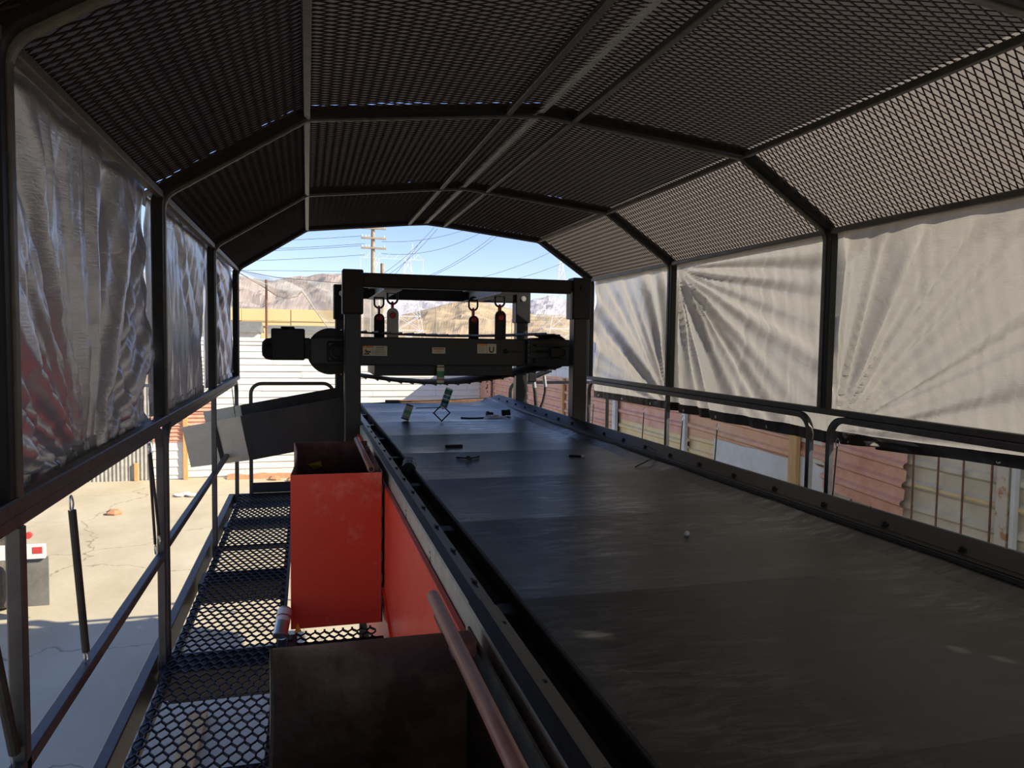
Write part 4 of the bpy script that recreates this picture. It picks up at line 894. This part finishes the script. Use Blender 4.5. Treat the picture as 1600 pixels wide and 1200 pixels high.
# ---- debris on the yard floor
rng = random.Random(11)
for i, (x, y, s_) in enumerate(((-3.1, 20.0, .12), (-2.95, 20.1, .15), (-2.8, 19.95, .14), (-2.65, 20.05, .1), (-3.2, 20.15, .08))):
    b = MB(); b.lathe([(.001,0),(s_*.8,.01),(s_,s_*.3),(s_*.5,s_*.6),(.001,s_*.62)], (x, y, GZ), (.1*rng.random(), .1, 1), 7); tag(b.build('foam_lump', M['white']), ['leftmost but one white lump of the litter on the yard', 'second white lump from the right of the yard litter', 'nearest white lump, middle of the yard litter', 'rightmost small white lump of the yard litter', 'leftmost small white lump of the yard litter'][i], 'litter', 'white litter lumps on the yard')
for i, (x, y, lb) in enumerate(((-4.2, 18.3, 'orange brown stone on the yard behind the cord pair'), (-.4, 21.6, 'orange brown stone at the foot of the white wall near the bin'), (-.9, 21.9, 'orange brown stone at the wall foot under the chute'))):
    b = MB(); b.lathe([(.001,0),(.16,.0),(.18,.04),(.1,.1),(.001,.11)], (x, y, GZ), (.1, 0, 1), 6); tag(b.build('stone', M['dirt']), lb, 'stone')
b = MB(); b.grid(lambda u, v: (-2.2+3.4*u, 22.1+.3*v, GZ+.002+.10*v*(1+.6*noise.noise(Vector((u*9, v, 0))))), 24, 3); tag(stuff(b.build('dirt_heap', M['dirt'])), 'strip of brown dirt along the foot of the white back wall', 'dirt')
# ================================================================ BEYOND THE WALL
t = thing('warehouse', 'long low tan concrete warehouse beyond the white wall', 'building', (-8, 150, GZ))
for i in range(8):
    x0 = -66+i*9.0; b = MB(); b.box((x0+.03, 150-.1*(i % 2), GZ), (x0+8.97, 158, 6.95)); b.build('wall_panel', M['tan'], t)
b = MB(); b.box((-66, 149.8, 3.5), (6, 149.9, 3.7)); b.box((-66, 149.8, 4.6), (6, 149.88, 4.68)); b.build('reveal_strip', M['rod'], t)
for (x0, x1, y, z0, z1, lb) in ((-8.5, -3.6, 62, 1.9, 2.8, 'grey pitched shed roof just over the white wall at left'), (-3.4, 2.4, 66, 1.9, 2.6, 'lower grey shed roof beside the rusty pole')):
    t = thing('shed', lb, 'shed', ((x0+x1)/2, y, GZ)); b = MB(); b.box((x0+.2, y+.3, GZ), (x1-.2, y+5, z0)); b.build('wall', M['flatgrey'], t)
    b = MB(); b.add([(x0, y, z0), (x1, y, z0), (x1, y+3, z1), (x0, y+3, z1), (x0, y+6, z0), (x1, y+6, z0)], [(0,1,2,3),(3,2,5,4),(0,3,4),(1,5,2)]); b.build('roof', M['greyroof'], t)
# utility poles, wires
PX, PY = 3.77, 45
t = thing('utility_pole', 'weathered timber utility pole with two crossarms standing beyond the wall', 'pole', (PX, PY, GZ))
b = MB(); b.cyl((PX, PY, GZ), (PX-.02, PY, 8.35), .15, 12, .11); b.build('pole', M['timberpole'], t)
for zc in (8.02, 7.45, 6.87):
    b = MB(); b.box((PX-.72, PY-.2, zc-.06), (PX+.74, PY-.08, zc+.05), .01); b.build('crossarm', M['timberpole'], t)
    for dx in (-.66, -.45, -.28, .62):
        b = MB(); b.lathe([(.03,0),(.05,.03),(.03,.06),(.05,.09),(.03,.12),(.001,.13)], (PX+dx, PY-.14, zc+.05), (0,0,1), 8); b.build('insulator', M['white'], t)
t = thing('utility_pole', 'short bare timber pole right of the crossarmed utility pole', 'pole', (4.36, PY+.5, GZ)); b = MB(); b.cyl((4.36, PY+.5, GZ), (4.36, PY+.5, 6.05), .14, 12, .12); b.build('pole', M['timberpole'], t)
for (x, y, zt, r_, lb) in ((7.55, 45, 3.3, .03, 'thin dark pole seen between the rear shackles and the gantry post'), (12.35, 45, 2.9, .03, 'thin dark pole seen just right of the rear gantry post')):
    b = MB(); b.cyl((x, y, GZ), (x, y, zt), r_, 8); tag(b.build('thin_pole', M['timberpole']), lb, 'pole')
b = MB(); b.cyl((-1.6, 32, GZ), (-1.6, 32, 3.86), .05, 10); tag(b.build('rusty_pole', M['rod']), 'thin rusty pole standing beside the sagging netting', 'pole')
WY = [0.]
def wire(a, c, sagd, lb, r=.013):
    a = Vector(a); c = Vector(c); q = []; WY[0] += .35; a.y += WY[0]*(a.x > 4.0); c.y += WY[0]*(a.x > 4.0)
    for i in range(17): u = i/16; p = a.lerp(c, u); p.z -= sagd*4*u*(1-u); q.append(p)
    b = MB(); b.sweep(q, rd(r, 5)); tag(b.build('power_line', M['wire']), lb, 'wire', 'overhead power lines')
for i, (zc, dx) in enumerate(((8.1, -.66), (7.55, -.6), (7.1, -.5), (6.98, -.66), (6.45, -.5))):
    wire((PX+dx, PY-.14, zc), (-30, PY+6, zc+.3), .9, ['topmost', 'second', 'third', 'fourth', 'lowest'][i]+' wire running left from the utility pole crossarms')
wire((-30, 44, 5.0), (2.6, 44, 5.38), .15, 'lone wire running left below the crossarm wires, above the hills')
for i, (a, c, s_) in enumerate((((4.5, 45, 7.6), (12.0, 45, 9.6), .5), ((4.5, 45, 6.9), (12.0, 45, 9.2), .7), ((4.4, 45, 5.5), (7.9, 45, 8.75), .25), ((4.8, 45, 5.5), (8.2, 45, 8.75), .25), ((5.3, 45, 5.5), (7.2, 45, 8.0), .1), ((7.09, 45, 5.45), (12.3, 45, 8.75), .3), ((7.25, 45, 5.45), (12.6, 45, 8.7), .3), ((9.7, 45, 5.4), (19, 45, 9.2), .5), ((12.4, 45, 5.4), (21, 45, 8.9), .4))):
    wire(a, c, s_, ['upper wire leaving the crossarms to the right', 'lower wire leaving the crossarms to the right', 'left wire of the steep pair crossing the pylon', 'right wire of the steep pair crossing the pylon', 'short steep wire right of the steep pair', 'upper wire of the close pair in mid sky', 'lower wire of the close pair in mid sky', 'long lone wire in the right half of the sky', 'farthest right wire meeting the canopy edge'][i])
# pylons
def lattice(par, pts_pairs, r, name, m):
    b = MB()
    for a, c in pts_pairs: b.cyl(a, c, r, 4)
    return stuff(b.build(name, m, par))
def leg_lattice(x0, x1, w0, w1, y, z0, z1, n, r):
    out = []
    for i in range(n):
        u, v = i/n, (i+1)/n; a = x0+(x1-x0)*u; c = x0+(x1-x0)*v; wa = w0+(w1-w0)*u; wc = w0+(w1-w0)*v; za = z0+(z1-z0)*u; zc = z0+(z1-z0)*v
        for sy in (-1, 1):
            out += [((a-wa/2, y+sy*wa/2, za), (c-wc/2, y+sy*wc/2, zc)), ((a+wa/2, y+sy*wa/2, za), (c+wc/2, y+sy*wc/2, zc)), ((a-wa/2, y+sy*wa/2, za), (c+wc/2, y+sy*wc/2, zc)), ((a+wa/2, y+sy*wa/2, za), (c-wc/2, y+sy*wc/2, zc)), ((a-wa/2, y+sy*wa/2, za), (a+wa/2, y+sy*wa/2, za))]
    return out
t = thing('pylon', 'wide pale lattice pylon with a long truss arm behind the utility pole', 'pylon', (17, 160, GZ))
lattice(t, leg_lattice(21.2, 20.6, 7.0, 1.0, 160, GZ, 18.4, 7, .07), .07, 'leg', M['pylon'])
lattice(t, leg_lattice(15.5, 14.2, 6.0, .8, 160, GZ, 18.4, 7, .07), .07, 'leg', M['pylon'])
arm = []
for i in range(13):
    x = 10.8+i*1.01; arm += [((x, 160, 18.5), (x+1.01, 160, 18.55)), ((x, 160, 18.5 if i % 2 else 19.6), (x+1.01, 160, 19.6 if i % 2 else 18.5))]
lattice(t, arm, .07, 'truss_arm', M['pylon'])
lattice(t, [((21.3, 160, 18.4), (21.7, 160, 22)), ((22.1, 160, 18.4), (21.7, 160, 22)), ((21.7, 160, 20.5), (24, 160, 18.6)), ((21.7, 160, 20.5), (19.5, 160, 18.6)), ((10.8, 160, 18.5), (10.8, 160, 15.5)), ((24, 160, 18.6), (24, 160, 15.5))], .06, 'peak', M['pylon'])
t = thing('pylon', 'pale lattice pylon seen right of the gantry near the canopy edge', 'pylon', (38, 110, GZ))
lattice(t, leg_lattice(37.9, 37.9, 7.5, 1.6, 110, GZ, 9.5, 4, .05)+leg_lattice(37.9, 37.9, 1.6, .3, 110, 9.5, 14.2, 3, .05), .045, 'leg', M['pylon'])
lattice(t, [((33.5, 110, 7.8), (42.5, 110, 7.9)), ((33.5, 110, 7.8), (37.9, 110, 9.2)), ((42.5, 110, 7.9), (37.9, 110, 9.2)), ((33.5, 110, 5.4), (42.5, 110, 5.5)), ((33.5, 110, 5.4), (37.9, 110, 7)), ((42.5, 110, 5.5), (37.9, 110, 7))], .05, 'crossarm', M['pylon'])
# netting
t = thing('debris_netting', 'sagging translucent grey netting hung between poles above the white wall', 'netting', (-.5, 32, 3.5))
topc = [(-6.5, 5.1), (-2.68, 4.21), (-1.26, 3.98), (.3, 3.88), (1.55, 3.81)]
botc = [(-6.5, 4.9), (-2.61, 4.08), (-1.8, 3.62), (-1.2, 3.22), (-.76, 3.12), (-.4, 3.22), (-.2, 3.43), (.1, 3.0), (.26, 2.75), (.72, 2.1), (1.0, 1.75), (1.55, 1.7)]
b = MB(); b.grid(lambda u, v: (-6.5+8.05*u, 32+.5*math.sin(v*3)*noise.noise(Vector((u*8, v*2, 2))), interp(-6.5+8.05*u, topc)*(1-v)+interp(-6.5+8.05*u, botc)*v), 90, 10); b.build('net', M['net'], t, smooth=True)
b = MB(); b.grid(lambda u, v: (2.05+1.2*u, 34+.2*math.sin(u*20), -1+(3.3+.7*u+1)*v), 30, 4); b.build('net', M['net'], t, smooth=True)
b = MB(); b.sweep([(x, 32, z_) for x, z_ in topc], rd(.012, 5)); b.build('top_cable', M['wire'], t)
b = MB(); b.sweep([(x, 32, z_) for x, z_ in botc], rd(.02, 5)); b.build('bottom_edge', M['timberpole'], t)
